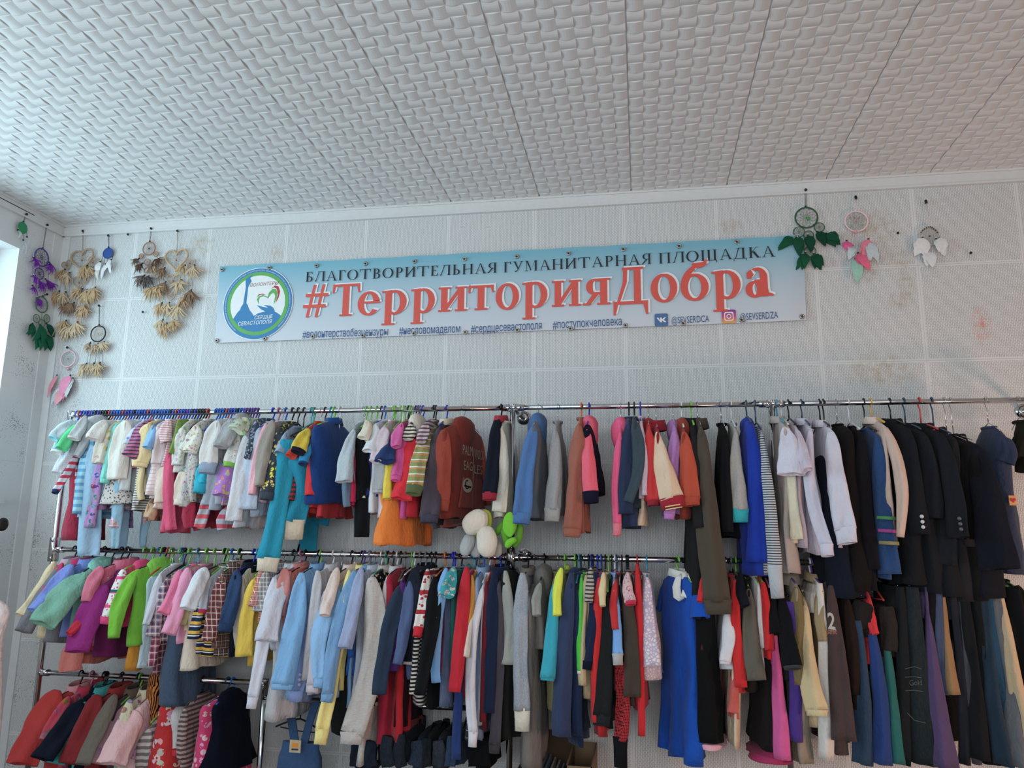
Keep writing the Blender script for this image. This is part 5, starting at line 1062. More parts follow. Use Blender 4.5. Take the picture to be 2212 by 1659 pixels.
    put(a, z2([(672, 1015), (760, 1043), (838, 1058), (770, 1018), (862, 1030), (912, 1062), (938, 1118), (800, 1108), (735, 1075)]), C, R, -.0014); a.build('monument_silhouette', blu, root, False)
    a = MB(); put(a, z2([(702, 1008), (668, 940), (690, 895), (750, 880), (820, 908), (826, 925), (760, 898), (712, 910), (694, 945)]), C, R, -.0014)
    put(a, z2([(818, 915), (832, 850), (880, 803), (930, 806), (956, 862), (946, 940), (910, 1020), (925, 900), (902, 856), (862, 872), (826, 930)]), C, R, -.0014); a.build('green_heart', grn, root, False)
    a = MB(); put(a, z2([(858, 798), (910, 755), (962, 770), (990, 840), (976, 920), (935, 1005), (962, 880), (940, 802), (900, 780)]), C, R, -.0014)
    put(a, z2([(658, 915), (690, 865), (750, 860), (800, 885), (735, 872), (690, 885)]), C, R, -.0014); a.build('red_heart', simple('print_dark_red', 'b02a30', .5, gain=1.1), root, False)
    def zl(x, y, yy): p = z2([(x, y)])[0]; return C+dirx*p[0]*R+up*p[1]*R+np.array([0, yy, 0])
    lettering('emblem_lettering', 'ВОЛОНТЕРЫ', zl(556, 757, -.0014), zl(962, 742, -.0014), up, .0205, simple('print_maroon', '9c4448', .5, gain=1.1), root, 0, .15)
    lettering('emblem_lettering', 'СЕРДЦЕ', zl(655, 1210, -.002), zl(912, 1200, -.002), up, .021, wht, root, .01, .15)
    lettering('emblem_lettering', 'СЕВАСТОПОЛЯ', zl(428, 1288, -.002), zl(906, 1272, -.002), up, .022, wht, root, .01, .15)
    V, F = text_mesh('НЕКОММЕРЧЕСКИЙ БЛАГОТВОРИТЕЛЬНЫЙ ФОНД «СЕРДЦЕ СЕВАСТОПОЛЯ»  оказывает гуманитарную, психологическую и иные виды помощи'); x0, x1 = V[:, 0].min(), V[:, 0].max(); P = []
    for v in V:
        an = math.radians(232-278*(v[0]-x0)/(x1-x0)); r = .925+.045*v[1]; P.append(C+dirx*R*r*math.cos(an)+up*R*r*math.sin(an)+np.array([0, -.0014, 0])-org)
    mesh_obj('rim_lettering', P, F, wht, root, False)
    gm = simple('grommet_steel', 'a8a49c', .35, .8)
    tops = ((479, 582), (581, 578), (683, 573.5), (789, 569), (895, 564), (1003, 559), (1116, 553.7), (1228, 546.5), (1346.5, 538), (1466.8, 531), (1591.8, 522), (1720, 513))
    bots = ((467.5, 735.5), (571, 731), (675, 726.5), (783, 724), (893.6, 719.6), (1004.6, 717), (1117, 712.6), (1232, 709.5), (1351, 702.5), (1475.6, 698), (1602, 690.5), (1733, 683.5))
    for x, y in tops+bots:
        p = onY(x, y, -.026)-org; a = MB()
        for r0, r1, dy in ((.0125, .0055, 0),):
            n = 16; ring = []
            for r, d in ((.013, .004), (.0125, 0), (.009, -.0025), (.0055, 0)):
                for i in range(n): ring.append((p[0]+r*math.cos(2*math.pi*i/n), p[1]+d, p[2]+r*math.sin(2*math.pi*i/n)))
            F = [(k*n+i, k*n+(i+1) % n, (k+1)*n+(i+1) % n, (k+1)*n+i) for k in range(3) for i in range(n)]; a.add(ring, F)
        a.ball(tuple(p+np.array([0, 0, 0])), .0045, 8, 1); a.build('grommet', [gm, NAIL], root)
banner()

# ---------------------------------------------------------------- dreamcatchers
class Wall:
    def __init__(s, left): s.left = left; s.e = np.array([0, 1., 0]) if left else np.array([1., 0, 0]); s.n = np.array([1., 0, 0]) if left else np.array([0, -1., 0])
    def p(s, x, y, d=.02): return onX(x, y, XL+d) if s.left else onY(x, y, -d)
def vane(c):
    k = 'vane'+c
    if k in _M: return _M[k]
    t = NT('feather_'+c); o, x, y, z = t.coords(); b = rgba(c, 1.15)
    t.l(t.mix(t.noise(o, 90, 3), tuple(v*.8 for v in b[:3])+(1,), tuple(min(.9, v*1.15) for v in b[:3])+(1,)), t.b.inputs['Base Color'])
    t.b.inputs['Roughness'].default_value = .8; t.b.inputs['Specular IOR Level'].default_value = .15; _M[k] = t.m; return t.m
def feather(root, W, base, tip, wid, c, rnd, fluffy=False):
    org = np.array(root.location); A = np.array(base); B = np.array(tip); L = np.linalg.norm(B-A); d = (B-A)/L; sd = np.cross(d, W.n); b = MB()
    blades = [(0, 1)] if not fluffy else [(rnd.uniform(-.6, .6), rnd.uniform(.45, .95)) for _ in range(9)]+[(0, 1.05)]
    for an, sc in blades:
        dd = math.cos(an)*d+math.sin(an)*sd; ss = np.cross(dd, W.n); N = 9; V = []; cv = rnd.uniform(-.12, .12) if not fluffy else rnd.uniform(-.38, .38); lift = rnd.uniform(.004, .02)
        wv = wid*(1.1 if not fluffy else .20)
        for i in range(N+1):
            t = i/N; c0 = A+dd*L*sc*t+ss*cv*L*t*t+W.n*(lift*math.sin(math.pi*t*.9)+.002)
            ww = wv*.5*(math.sin(math.pi*min(1, t*1.02)**.7)**.8 if t < 1 else .02)*(1+rnd.uniform(-.12, .12))+.0006
            V += [c0-ss*ww+W.n*.0006-org, c0+W.n*.0013-org, c0+ss*ww+W.n*.0006-org, c0-org]
        F = []
        for i in range(N):
            q = 4*i; F += [(q, q+1, q+5, q+4), (q+1, q+2, q+6, q+5), (q+2, q+3, q+7, q+6), (q+3, q, q+4, q+7)]
        b.add(V, F)
    return b.build('feather', vane(c), root, False)
def hoop_pts(W, C, r, kind, sq=1.0, rot=0.0, n=28):
    P = []
    for i in range(n):
        a = 2*math.pi*i/n
        if kind == 'h':
            x = .062*16*math.sin(a)**3; y = .062*(13*math.cos(a)-5*math.cos(2*a)-2*math.cos(3*a)-math.cos(4*a))+.12
        else: x, y = math.cos(a)*sq, math.sin(a)
        x, y = x*math.cos(rot)-y*math.sin(rot), x*math.sin(rot)+y*math.cos(rot)
        P.append(C+W.e*x*r+np.array([0, 0, 1.])*y*r)
    return P
def dreamcatcher(label, left, nailp, cord, hoops, hc, wc, strings, sc, clusters, beadc, seed, solid=False, beads=()):
    W = Wall(left); rnd = random.Random(seed); N0 = W.p(*nailp, .006); root = empty('dreamcatcher', N0, label, 'dreamcatcher', 'dreamcatchers on the walls'); org = N0
    b = MB(); b.cyl(np.zeros(3), W.n*.016, .002, 6); b.cyl(W.n*.016, W.n*.02, .007, 10); b.build('nail_head', NAIL, root)
    up = np.array([0, 0, 1.])
    for i, h in enumerate(hoops):
        cx, cy, r, kind = h[:4]; rot = math.radians(h[4]) if len(h) > 4 else 0
        C = W.p(cx, cy, .018); rm = r*pxm(C); P = hoop_pts(W, C, rm, kind, 1.0, rot)
        b = MB(); rr = max(.0022, rm*.075); b.tube([p-org for p in P], rr, 8, 0, True)
        if solid: b.add([p-org for p in hoop_pts(W, C, rm*.97, kind)]+[C-org+W.n*.003], [(k, (k+1) % 28, 28) for k in range(28)])
        hoop = b.build('hoop', simple('wrapped_hoop_'+hc, hc, .7, gain=1.4), root)
        if i == 0:
            top = max(P, key=lambda q: q[2]) if kind != 'h' else C+up*rm*.42
            b = MB(); b.tube([W.n*.012+W.e*.002, top-org+W.e*.003], .0011, 6); b.tube([W.n*.012-W.e*.003, top-org-W.e*.002], .0011, 6); b.ball(tuple(top-org+up*.006), .006, 8); b.build('hanging_cord', simple('cord_'+cord, cord, .8), root)
        if not solid:
            b = MB(); m = len(P); K = 12; pr = [P[int(k*m/K)] for k in range(K)]; cur = pr
            for lv in range(4):
                q = .72-.04*lv; nx = []
                for k in range(K):
                    mid = (cur[k]+cur[(k+1) % K])/2; nx.append(C+(mid-C)*(.90 if lv else .93)*(1-.17*lv))
                for k in range(K): b.tube([cur[k]-org, nx[k]-org, cur[(k+1) % K]-org], .0009, 4)
                cur = nx
            b.tube([c-org for c in cur], .0009, 4, 0, True); b.build('web', simple('web_'+wc, wc, .8), root)
            b = MB(); b.ball(tuple(C-org), .005 if rm > .03 else .003, 8); b.build('web_bead', simple('bead_'+beadc, beadc, .3), root)
    b = MB()
    for (x0, y0, x1, y1) in strings: b.tube([W.p(x0, y0, .018)-org, W.p((x0+x1)/2+rnd.uniform(-1, 1), (y0+y1)/2, .02)-org, W.p(x1, y1, .018)-org], .0009, 5)
    if strings: b.build('strings', simple('cord_'+sc, sc, .8), root)
    for (x, y, ln, n, wid, c, fl, spread, ang) in clusters:
        A = W.p(x, y, .016); k = pxm(A); b = MB(); b.ball(tuple(A-org+up*.004), .0055, 8, 0); b.ball(tuple(A-org+up*.012), .004, 8, 1); b.build('bead', [simple('bead_dark', '2a211c', .4), simple('bead_pale', 'd8d4cc', .4)], root)
        for q in range(n):
            a = math.radians(ang+(rnd.uniform(-spread, spread) if n > 1 else 0)); l = ln*k*rnd.uniform(.8, 1.08)
            dirv = math.cos(a)*(-up)+math.sin(a)*W.e
            T = A+dirv*l+W.n*rnd.uniform(.0, .02); feather(root, W, A+W.n*.003*q, T, wid*k, c, rnd, fl)
    for (x, y, r, c) in beads:
        b = MB(); p = W.p(x, y, .018); b.ball(tuple(p-org), r*pxm(p), 8); b.build('bead', simple('bead_'+c, c, .35), root)
    return root
TAN, TAN2, BRN = 'b4966f', 'c0a888', '80644e'
dreamcatcher('small solid green dreamcatcher high on the window wall', True, (52, 463), '28483c', [(49, 492, 12, 'o')], '1c7a4c', '1c7a4c', [(38, 492, 38, 497), (49, 504, 50, 521), (57, 500, 58, 512)], '204838',
             [(38, 498, 20, 2, 5, 'c8d0d4', False, 15, 0), (50, 520, 34, 2, 5, 'ccd4d8', False, 10, 0), (58, 513, 18, 1, 5, 'c8d0d4', False, 12, 0)], '1c7a4c', 1, True)
dreamcatcher('purple two-hoop dreamcatcher on the window wall', True, (97, 486), '4a4454', [(90, 556, 19, 'o'), (85, 591, 12.5, 'o')], '4c2f86', '2c2450', [(70, 575, 70, 600), (104, 570, 104, 608), (88, 575, 88, 578), (78, 610, 78, 668)], '3c3850',
             [(72, 558, 24, 3, 12, '7a2fa8', True, 25, 5), (106, 568, 28, 3, 12, '7a2fa8', True, 20, 10), (72, 597, 22, 3, 13, '8030b0', True, 30, -15), (84, 608, 26, 4, 13, '7a2fa8', True, 25, 5), (98, 604, 28, 3, 13, '7028a0', True, 20, 5), (70, 618, 24, 2, 9, '8030b0', True, 25, -5), (106, 610, 22, 3, 12, '7a2fa8', True, 25, 15), (80, 645, 22, 3, 12, '7a2fa8', True, 25, -5)], '7a3fb0', 2)
dreamcatcher('dark green beaded dreamcatcher below the purple one', True, (96, 636), '30443c', [(90, 658, 17, 'o'), (79, 688, 9, 'o'), (101, 688, 8.5, 'o'), (90, 698, 8, 'o')], '40604e', '9aa89c', [(85, 640, 86, 645), (90, 676, 90, 690)], '405048',
             [(70, 700, 34, 3, 13, '0c5a40', False, 25, -25), (86, 702, 44, 4, 15, '0e6044', False, 22, 0), (100, 700, 36, 4, 13, '0a4c3c', False, 35, 30), (82, 722, 42, 3, 16, '10684c', False, 20, 0), (98, 722, 44, 3, 17, '0c5a40', False, 22, 8)], '60786c', 3)
dreamcatcher('large tan heart dreamcatcher nearest the room corner', False, (183, 501), 'a08468', [(177, 562, 27, 'h', 8), (144, 573, 12, 'h', 20), (201, 567, 14, 'h', -20), (171, 611, 17, 'h', 5)], '9c8266', 'a89a88',
             [(136, 590, 128, 630), (143, 592, 142, 630), (150, 590, 150, 650), (160, 632, 158, 690), (178, 622, 178, 655), (188, 600, 188, 615), (205, 590, 206, 618), (200, 590, 200, 618), (150, 660, 144, 692), (168, 655, 168, 695)], '8c7258',
             [(140, 583, 32, 3, 11, TAN, True, 25, -15), (150, 590, 36, 3, 11, TAN2, True, 20, 0), (188, 575, 40, 4, 15, 'b0906c', True, 22, 0), (197, 577, 34, 3, 12, TAN, True, 20, 15), (215, 578, 30, 2, 10, 'c8c4c0', False, 15, 0), (128, 630, 38, 4, 13, TAN, True, 28, -12), (142, 632, 36, 3, 13, TAN2, True, 22, -5), (178, 625, 40, 4, 14, 'b0906c', True, 22, -30), (188, 628, 42, 4, 14, TAN, True, 20, 5), (206, 622, 40, 4, 14, 'b0906c', True, 20, 0), (160, 655, 34, 3, 13, BRN, True, 30, -25), (146, 655, 36, 3, 12, BRN, True, 30, -10), (185, 660, 42, 4, 14, 'b0906c', True, 20, 5), (143, 694, 40, 3, 12, TAN, True, 25, -15), (152, 706, 38, 5, 14, TAN2, True, 22, -5), (168, 697, 40, 5, 15, TAN2, True, 20, 5)], 'a83024', 4)
dreamcatcher('small solid blue dreamcatcher with white feathers', False, (238, 511), '1c2c5c', [(233, 547, 11.5, 'o')], '1d4484', '1d4484', [(223, 550, 218, 566), (227, 553, 224, 570), (233, 558, 229, 572), (243, 553, 243, 560)], '1c2c50',
             [(216, 567, 26, 2, 14, 'd4d8da', False, 15, 0), (228, 572, 34, 2, 7, 'd0d4d8', False, 12, 0), (240, 562, 34, 3, 7, 'd4d8dc', False, 18, 5)], '1d4484', 5, True)
dreamcatcher('dark brown ringed dreamcatcher with speckled feathers', False, (330, 496), '503020', [(322, 537, 14.5, 'o'), (305, 553, 5, 'o'), (337, 549, 5.5, 'o'), (318, 566, 7, 'o'), (317, 584, 6, 'o')], '8c5a38', 'b8a498', [(300, 558, 296, 570), (340, 555, 343, 566), (318, 573, 318, 578)], '50382c',
             [(300, 560, 24, 3, 8, '6a4e40', True, 25, -20), (308, 570, 30, 3, 9, '5c4438', True, 20, -5), (330, 570, 30, 3, 9, '806a60', True, 20, 10), (343, 560, 22, 3, 8, '5c4438', True, 25, 15), (312, 596, 34, 4, 9, '6c5c58', True, 25, -15), (322, 597, 36, 4, 9, '504848', True, 25, 0)], '503020', 6)
dreamcatcher('large tan heart dreamcatcher beside the banner corner', False, (387, 501), 'b09878', [(381, 562, 27, 'h', 2), (346, 568, 12, 'h', 25), (410, 569, 12, 'h', -15), (374, 607, 16, 'h', -5), (368, 641, 11, 'h', -8)], 'a88c6c', 'b8a898',
             [(342, 583, 336, 620), (350, 583, 348, 625), (407, 582, 407, 630), (415, 580, 416, 626), (356, 610, 352, 655), (394, 605, 396, 635), (365, 655, 352, 690), (376, 655, 378, 690), (386, 645, 388, 660)], '9c8468',
             [(336, 572, 34, 3, 12, TAN, True, 22, -8), (356, 580, 34, 3, 12, BRN, True, 22, -5), (400, 574, 34, 3, 12, TAN, True, 20, -10), (420, 574, 42, 4, 14, 'b8a080', True, 20, 8), (334, 621, 38, 4, 13, TAN, True, 25, -20), (346, 618, 38, 4, 13, 'b0906c', True, 20, 0), (358, 610, 40, 3, 12, BRN, True, 22, -10), (392, 606, 40, 4, 14, 'b8a080', True, 25, 5), (413, 628, 42, 4, 13, BRN, True, 20, 15), (400, 640, 36, 3, 13, 'b0906c', True, 20, 10), (350, 656, 38, 4, 13, TAN, True, 22, -15), (388, 659, 40, 4, 14, TAN2, True, 18, 5), (352, 692, 34, 4, 12, TAN2, True, 25, -5), (360, 700, 38, 5, 12, TAN, True, 30, 0), (377, 692, 36, 4, 12, TAN, True, 22, 5), (366, 655, 36, 3, 12, TAN2, True, 15, 0)], 'b03428', 7)
dreamcatcher('black-rimmed white dreamcatcher left of the tall heart', False, (218, 662), '241c1c', [(212, 721, 17.5, 'o')], '1c1414', 'c8b8ac', [(196, 738, 188, 785), (196, 738, 194, 786), (211, 740, 206, 785), (213, 740, 214, 786), (226, 738, 220, 784)], '2c201c',
             [(195, 742, 22, 4, 11, 'ae967a', True, 25, 0), (211, 745, 26, 4, 13, 'ae967a', True, 22, 0), (225, 740, 24, 4, 14, 'b8a080', True, 22, 5), (187, 787, 36, 4, 13, 'b8a080', True, 22, -18), (203, 786, 32, 4, 13, 'ae967a', True, 22, -5), (216, 785, 38, 5, 14, 'b39a78', True, 20, 5)], 'b89888', 8)
dreamcatcher('pale pink and mint dreamcatcher above the corner post', False, (150, 752), 'd0d0d0', [(147, 775, 17.5, 'o')], 'd0a8b4', 'b8c4bc', [(126, 785, 124, 812), (134, 790, 134, 830), (145, 797, 145, 830), (155, 790, 155, 815), (160, 785, 160, 825)], 'd0c4c4',
             [(123, 812, 48, 2, 9, 'e08898', False, 12, -15), (135, 835, 50, 2, 10, 'b8c4c8', False, 14, -20), (152, 812, 60, 3, 20, 'e088a8', False, 8, -12), (158, 818, 48, 2, 14, 'b8c4c0', False, 12, -5), (142, 845, 40, 2, 18, 'e098a4', False, 15, -35)], 'c0707c', 9, False, [(147, 797, 4, 'd8a0a8')])
dreamcatcher('green dreamcatcher overlapping the banner\'s top right corner', False, (1739, 413), '1c3024', [(1742, 470, 23, 'o'), (1726, 501, 11.5, 'o'), (1747, 508, 10, 'o'), (1770, 491, 10.5, 'o'), (1750, 543, 12, 'o')], '1c4a2c', '8c9488', [(1727, 512, 1727, 520), (1748, 515, 1748, 530)], '1c3024',
             [(1712, 513, 42, 3, 17, '0c5234', False, 18, -42), (1724, 512, 44, 3, 20, '0e4c34', False, 18, 0), (1745, 510, 38, 3, 17, '0a4430', False, 20, 5), (1765, 502, 38, 3, 17, '0a3c2c', False, 22, 22), (1785, 506, 36, 3, 20, '0c4a34', False, 18, 30), (1740, 548, 44, 3, 15, '0c5234', False, 20, -12), (1758, 550, 40, 4, 17, '0a4832', False, 25, 12)], '2c8044', 10, False, [(1746, 472, 4, '3c9c54'), (1744, 462, 2.5, 'a0a088')])
dreamcatcher('pink, white and mint dreamcatcher under a small black nail', False, (1847, 431), 'e0e0e0', [(1850, 478, 23, 'o')], 'd0b0b8', 'b0bcb0', [(1828, 490, 1829, 516), (1841, 500, 1841, 535), (1850, 502, 1850, 545), (1868, 495, 1872, 520), (1875, 485, 1876, 515)], 'd8d4d4',
             [(1829, 522, 30, 2, 18, 'e05c94', False, 8, -5), (1841, 532, 34, 2, 17, 'b8c8cc', False, 12, -10), (1876, 518, 44, 2, 16, 'dc7c90', False, 10, -25), (1877, 525, 52, 3, 15, 'b8c4c8', False, 12, 5), (1854, 548, 46, 2, 18, 'e06080', False, 8, 10), (1848, 560, 54, 2, 20, '94c4b4', False, 6, -2)], 'd07884', 11, False, [(1848, 500, 4, 'e0a0a8'), (1836, 470, 2, 'd07884'), (1862, 486, 2, '6cb090'), (1845, 470, 2, 'd07884'), (1856, 470, 2, 'd07884'), (1840, 488, 2, '6cb090')])
dreamcatcher('white feathered dreamcatcher with silver bead tree', False, (1998, 440), 'd8d8d8', [(2008, 510, 21, 'o')], 'a8a49c', 'c8c4bc', [(2006, 525, 2009, 540)], 'c8c4bc',
             [(1993, 515, 44, 3, 24, 'd8dade', False, 14, -12), (2004, 545, 36, 3, 20, 'd4d8dc', False, 16, 0), (2030, 515, 42, 3, 20, 'd8dade', False, 12, 8), (2022, 518, 34, 2, 16, 'd4d8dc', False, 12, 0)], '4a3c38', 12, False, [(1989+i*4, 502-4*math.sin(i/9*math.pi)*3, 2.0, '3c302c') for i in range(10)])
# ---------------------------------------------------------------- details carried by single garments
def on_body(lab, u, z, out=.004):
    root, O, U, Vv, zs, zh, th, w = GINFO[lab]; return O+U*u+Vv*(th*1.3+out)+np.array([0, 0, z])
H1 = 'rust red hoodie with college lettering'
if H1 in GINFO:
    root, O, U, Vv, zs, zh, th, w = GINFO[H1]; ez = np.array([0, 0, 1.]); cream = simple('faded_print', 'b0a08c', .8, gain=1.2)
    for s, u0, u1, z, h in (('PALM', .115, .015, -.235, .045), ('WOOD', -.005, -.11, -.245, .045), ('EAG', .10, .015, -.305, .042), ('LES', -.005, -.09, -.315, .042)):
        lettering('chest_lettering', s, on_body(H1, u0, z, .016), on_body(H1, u1, z, .016), ez, h, cream, root, -.004, capref='H')
    a = MB(); C = on_body(H1, .06, -.375, .016); P = [C-O-U*.05*math.cos(t)*(1 if abs(math.cos(t)) < 2 else 1)+ez*.034*math.sin(t) for t in [2*math.pi*i/20 for i in range(20)]]
    a.add(P, [tuple(range(20))]); a.build('chest_badge', cream, root, False)
    a = MB(); dk = cloth('22181a'); C = on_body(H1, .06, -.375, .018)-O
    for q in arc(-.008, .003, .022, .022, .008, .006, 60, 330, 12)+pl((-.04, -.006), (.03, -.012), (.035, -.004), (-.03, .0)): a.add([C-U*p[0]+ez*p[1] for p in q], [tuple(range(len(q)))])
    a.build('badge_monogram', dk, root, False)
    a = MB(); c0 = on_body(H1, 0, zs-.08, .013)-O; c1 = on_body(H1, 0, zh+.04, .013)-O; a.tube([c0, (c0+c1)/2, c1], .0035, 6); a.build('zip', simple('brass_zip', '6a4a3c', .4), root)
    a = MB(); p0 = [on_body(H1, .09, zh+.19, .014)-O, on_body(H1, -.09, zh+.19, .014)-O, on_body(H1, -.13, zh+.05, .014)-O, on_body(H1, .13, zh+.05, .014)-O]
    a.add(p0+[p-Vv*.008 for p in p0], [(0, 3, 2, 1), (0, 1, 5, 4), (1, 2, 6, 5), (2, 3, 7, 6), (3, 0, 4, 7)]); a.build('kangaroo_pocket', cloth('7c3028'), root, False)
def sleeve_band(lab, px, py, wpx, hpx, colour, name='sleeve_band', ang=0, off=.035):
    root, O, U, Vv, zs, zh, th, w = GINFO[lab]; Y = RY-abs(U[1])*w/2-off; c = onY(px, py, Y); k = pxm(c)
    P = [c-O, ]; V = []
    for j in range(7):
        t = j/6*2-1; x = t*wpx*k/2; d = .02*(1-t*t)
        for sgn in (1, -1): V.append(c-O+np.array([x, -d+.006, sgn*hpx*k/2+x*ang]))
    F = [(2*j, 2*j+1, 2*j+3, 2*j+2) for j in range(6)]; n = len(V); V += [v+np.array([0, .008, 0]) for v in V]; F += [(n+2*j, n+2*j+2, n+2*j+3, n+2*j+1) for j in range(6)]+[(2*j, 2*j+2, n+2*j+2, n+2*j) for j in range(6)]+[(2*j+1, n+2*j+1, n+2*j+3, 2*j+3) for j in range(6)]
    return mesh_obj(name, V, F, cloth(colour), root)
LB = 'denim blue sleeve with green, pink and gold bands'
sleeve_band(LB, 1916, 1119, 38, 7, '4c8c58', ang=-.05); sleeve_band(LB, 1919, 1147, 39, 7, 'a84890', ang=-.05); sleeve_band(LB, 1922, 1173, 40, 8, '88845c', ang=-.05)
for lab, y, c in (('navy varsity jacket with red striped ribbing', 1066, 'd8d4d0'),): sleeve_band(lab, 1061, y, 28, 5, c, ang=0)
L1 = 'cream balloon sleeve jacket with maroon ribbed cuff'
sleeve_band(L1, 1455, 1092, 36, 2.5, 'd8c088', 'cuff_stripe', .18, .06); sleeve_band(L1, 1456, 1098, 36, 2.5, 'd8c088', 'cuff_stripe', .18, .06)
L2 = 'brown sweatshirt with number two print'
if L2 in GINFO:
    root, O, U, Vv, zs, zh, th, w = GINFO[L2]; Y = RY-w/2-.085; wp = simple('cracked_white_print', 'a8a29c', .8, gain=1.2)
    lettering('number_print', '2', onY(1789, 1357, Y), onY(1805, 1360, Y), np.array([0, 0, 1.]), .062, wp, root, .02, capref='2')
    lettering('small_print', 'COLLEGE', onY(1789, 1362, Y), onY(1807, 1364, Y), np.array([0, 0, 1.]), .008, wp, root, 0, capref='H')
    lettering('orange_print', 'UNIT 092', onY(1787, 1370, Y), onY(1808, 1370, Y), np.array([0, 0, 1.]), .012, simple('orange_print', 'c06848', .8, gain=1.2), root, 0, capref='H')
L3 = 'dark denim dress with ruched yoke and heart patch'
if L3 in GINFO:
    root, O, U, Vv, zs, zh, th, w = GINFO[L3]; c = onY(2187, 1081, RY-w/2-.02); k = pxm(c)
    a = MB(); a.box((-.014, -.004, -.02), (.014, .004, .02)); a.V = [tuple(np.array(v)+c-O) for v in a.V]; a.build('heart_patch', cloth('c8945c'), root, False)
    a = MB(); W_ = Wall(False); P = [p-O+np.array([0, -.006, 0]) for p in hoop_pts(W_, c, .011, 'h')]; a.add(P+[c-O+np.array([0, -.008, 0])], [(i, (i+1) % 28, 28) for i in range(28)]); a.build('red_heart', cloth('b82c44'), root)
L4 = 'royal blue dress with white peter pan collar'
if L4 in GINFO:
    root, O, U, Vv, zs, zh, th, w = GINFO[L4]; cm = cloth('dcd8d2')
    for pts in (((1472, 1240), (1465, 1250), (1461, 1268), (1463, 1288), (1470, 1297), (1476, 1290)), ((1487, 1238), (1494, 1246), (1490, 1262), (1482, 1278), (1477, 1290))):
        P = [onY(x, y, RY-.06-.012*i)-O for i, (x, y) in enumerate(pts)]; V, F = tube_mesh(P, [.006, .014, .018, .018, .014, .006][:len(P)], [.004]*len(P), np.array([1., -.3, 0]), random.Random(2), wr=.01, opening=False); mesh_obj('collar_flap', V, F, cm, root)
# charcoal jeans knee lettering
L5 = 'charcoal jeans with pale stitched knee panels'
if L5 in GINFO:
    root, O, U, Vv, zs, zh, th, w = GINFO[L5]; Y = RY-w/2-.06; st = simple('pale_stitching', '50585c', .8, gain=1.0); a = MB()
    for p in (((1955, 1445), (1975, 1440), (1990, 1445)), ((1955, 1463), (1975, 1462), (1990, 1464)), ((1956, 1492), (1975, 1491), (1994, 1494)), ((1960, 1540), (1975, 1556), (2000, 1562))):
        a.tube([onY(x, y, Y)-O for x, y in p], .0014, 5)
    a.build('knee_stitching', st, root); lettering('knee_lettering', 'Gold', onY(1965, 1481, Y-.004), onY(1992, 1480, Y-.004), np.array([0, 0, 1.]), .020, st, root, -.010, capref='H')

# ---------------------------------------------------------------- crowded extra hangers
def near_label(rl, x):
    c = [h for h in HOOKS if h[0] == rl]; return min(c, key=lambda h: abs(h[1]-x))[2]
rr = random.Random(5); cyc = ['bl', 'rd', 'db', 'bl', 'db', 'pu', 'bl', 'bk', 'db', 'bk', 'bk', 'bk', 'rd', 'bl', 'bl', 'bl', 'bl', 'rd', 'bl', 'db', 'bl', 'bk', 'bl', 'bl', 'db', 'bl', 'rd', 'bl', 'bl', 'bl', 'bl', 'bl', 'bl', 'bl', 'bk']
n = 0
for i, px in enumerate(range(168, 560, 6)):
    if 455 < px < 466: continue
    x = onY(px, 893, RY)[0]; c = cyc[n % len(cyc)] if px < 530 else 'pu'; n += 1
    hanger(x, ZT, .055, .20, rr.uniform(-.12, .12), c, HN[c]+' hook over the '+near_label('T', x))
for px0, px1, st, rl, z, cs in ((330, 430, 20, 'M', ZM, ['gn', 'gn', 'gn', 'gn', 'gn', 'gn']), (800, 900, 25, 'M', ZM, ['gy', 'wh', 'bk', 'gy']), (1255, 1345, 22, 'M', ZM, ['bk', 'db', 'bk', 'bk']), (850, 930, 16, 'T', ZT, ['gy', 'gn', 'bk', 'bk', 'db'])):
    for i, px in enumerate(range(px0, px1, st)):
        c = cs[i % len(cs)]; x = onY(px, 890 if z == ZT else 1200, RY)[0]; hanger(x, z, .08, .28, rr.uniform(-.1, .1), c, 'spare '+HN[c]+' hook near the '+near_label(rl, x))
# ---------------------------------------------------------------- plush hats
def blob(name, cx, cy, rx, ry, rz, Y, rot, mat, root, n=16, bend=0.0, pt=0.0):
    c = onY(cx, cy, Y); k = pxm(c); V, F = [], []; cr, sr = math.cos(math.radians(rot)), math.sin(math.radians(rot)); m = 10
    for i in range(m+1):
        t = math.pi*i/m
        for j in range(n):
            p = 2*math.pi*j/n; rad = math.sin(t)**(.8+pt); z = math.cos(t); x = rad*math.cos(p); y = rad*math.sin(p)
            wob = 1+.05*math.sin(3*p+2*t)+.04*math.sin(5*t+p); x = x*rx*wob+bend*z*z*rx; z = z*ry; y = y*rz*wob
            V.append(c-np.array(root.location)+np.array([(x*cr+z*sr)*k, y*k, (-x*sr+z*cr)*k]))
    for i in range(m):
        for j in range(n): F.append((i*n+j, i*n+(j+1) % n, (i+1)*n+(j+1) % n, (i+1)*n+j))
    return mesh_obj(name, V, F, mat, root)
PY = -.50
r1 = empty('plush_flower_hat', onY(1035, 1190, PY), 'cream and grey plush daisy hat with yellow centre by the middle rail', 'plush hat')
blob('centre', 1042, 1132, 20, 32, 12, PY+.05, 12, cloth('c8cc2c'), r1); blob('petal', 1027, 1128, 31, 25, 16, PY, -35, cloth('cfc4b6'), r1)
blob('petal', 1052, 1170, 23, 34, 16, PY-.01, -8, cloth('cdc3b6'), r1); blob('petal', 1010, 1176, 15, 26, 9, PY+.04, 18, cloth('a4a6a8'), r1)
blob('petal', 1068, 1180, 16, 24, 9, PY+.05, -25, cloth('a8a49e'), r1); blob('petal', 1028, 1182, 14, 22, 8, PY+.06, 0, cloth('9ea2a4'), r1)
r2 = empty('plush_leaf_hat', onY(1100, 1190, PY), 'bright green plush leaf hat tied round the middle post', 'plush hat'); gp = cloth('6cc020'); gp2 = cloth('5c9c24')
blob('leaf', 1101, 1133, 16, 27, 6, PY-.01, 0, gp, r2, pt=.35)
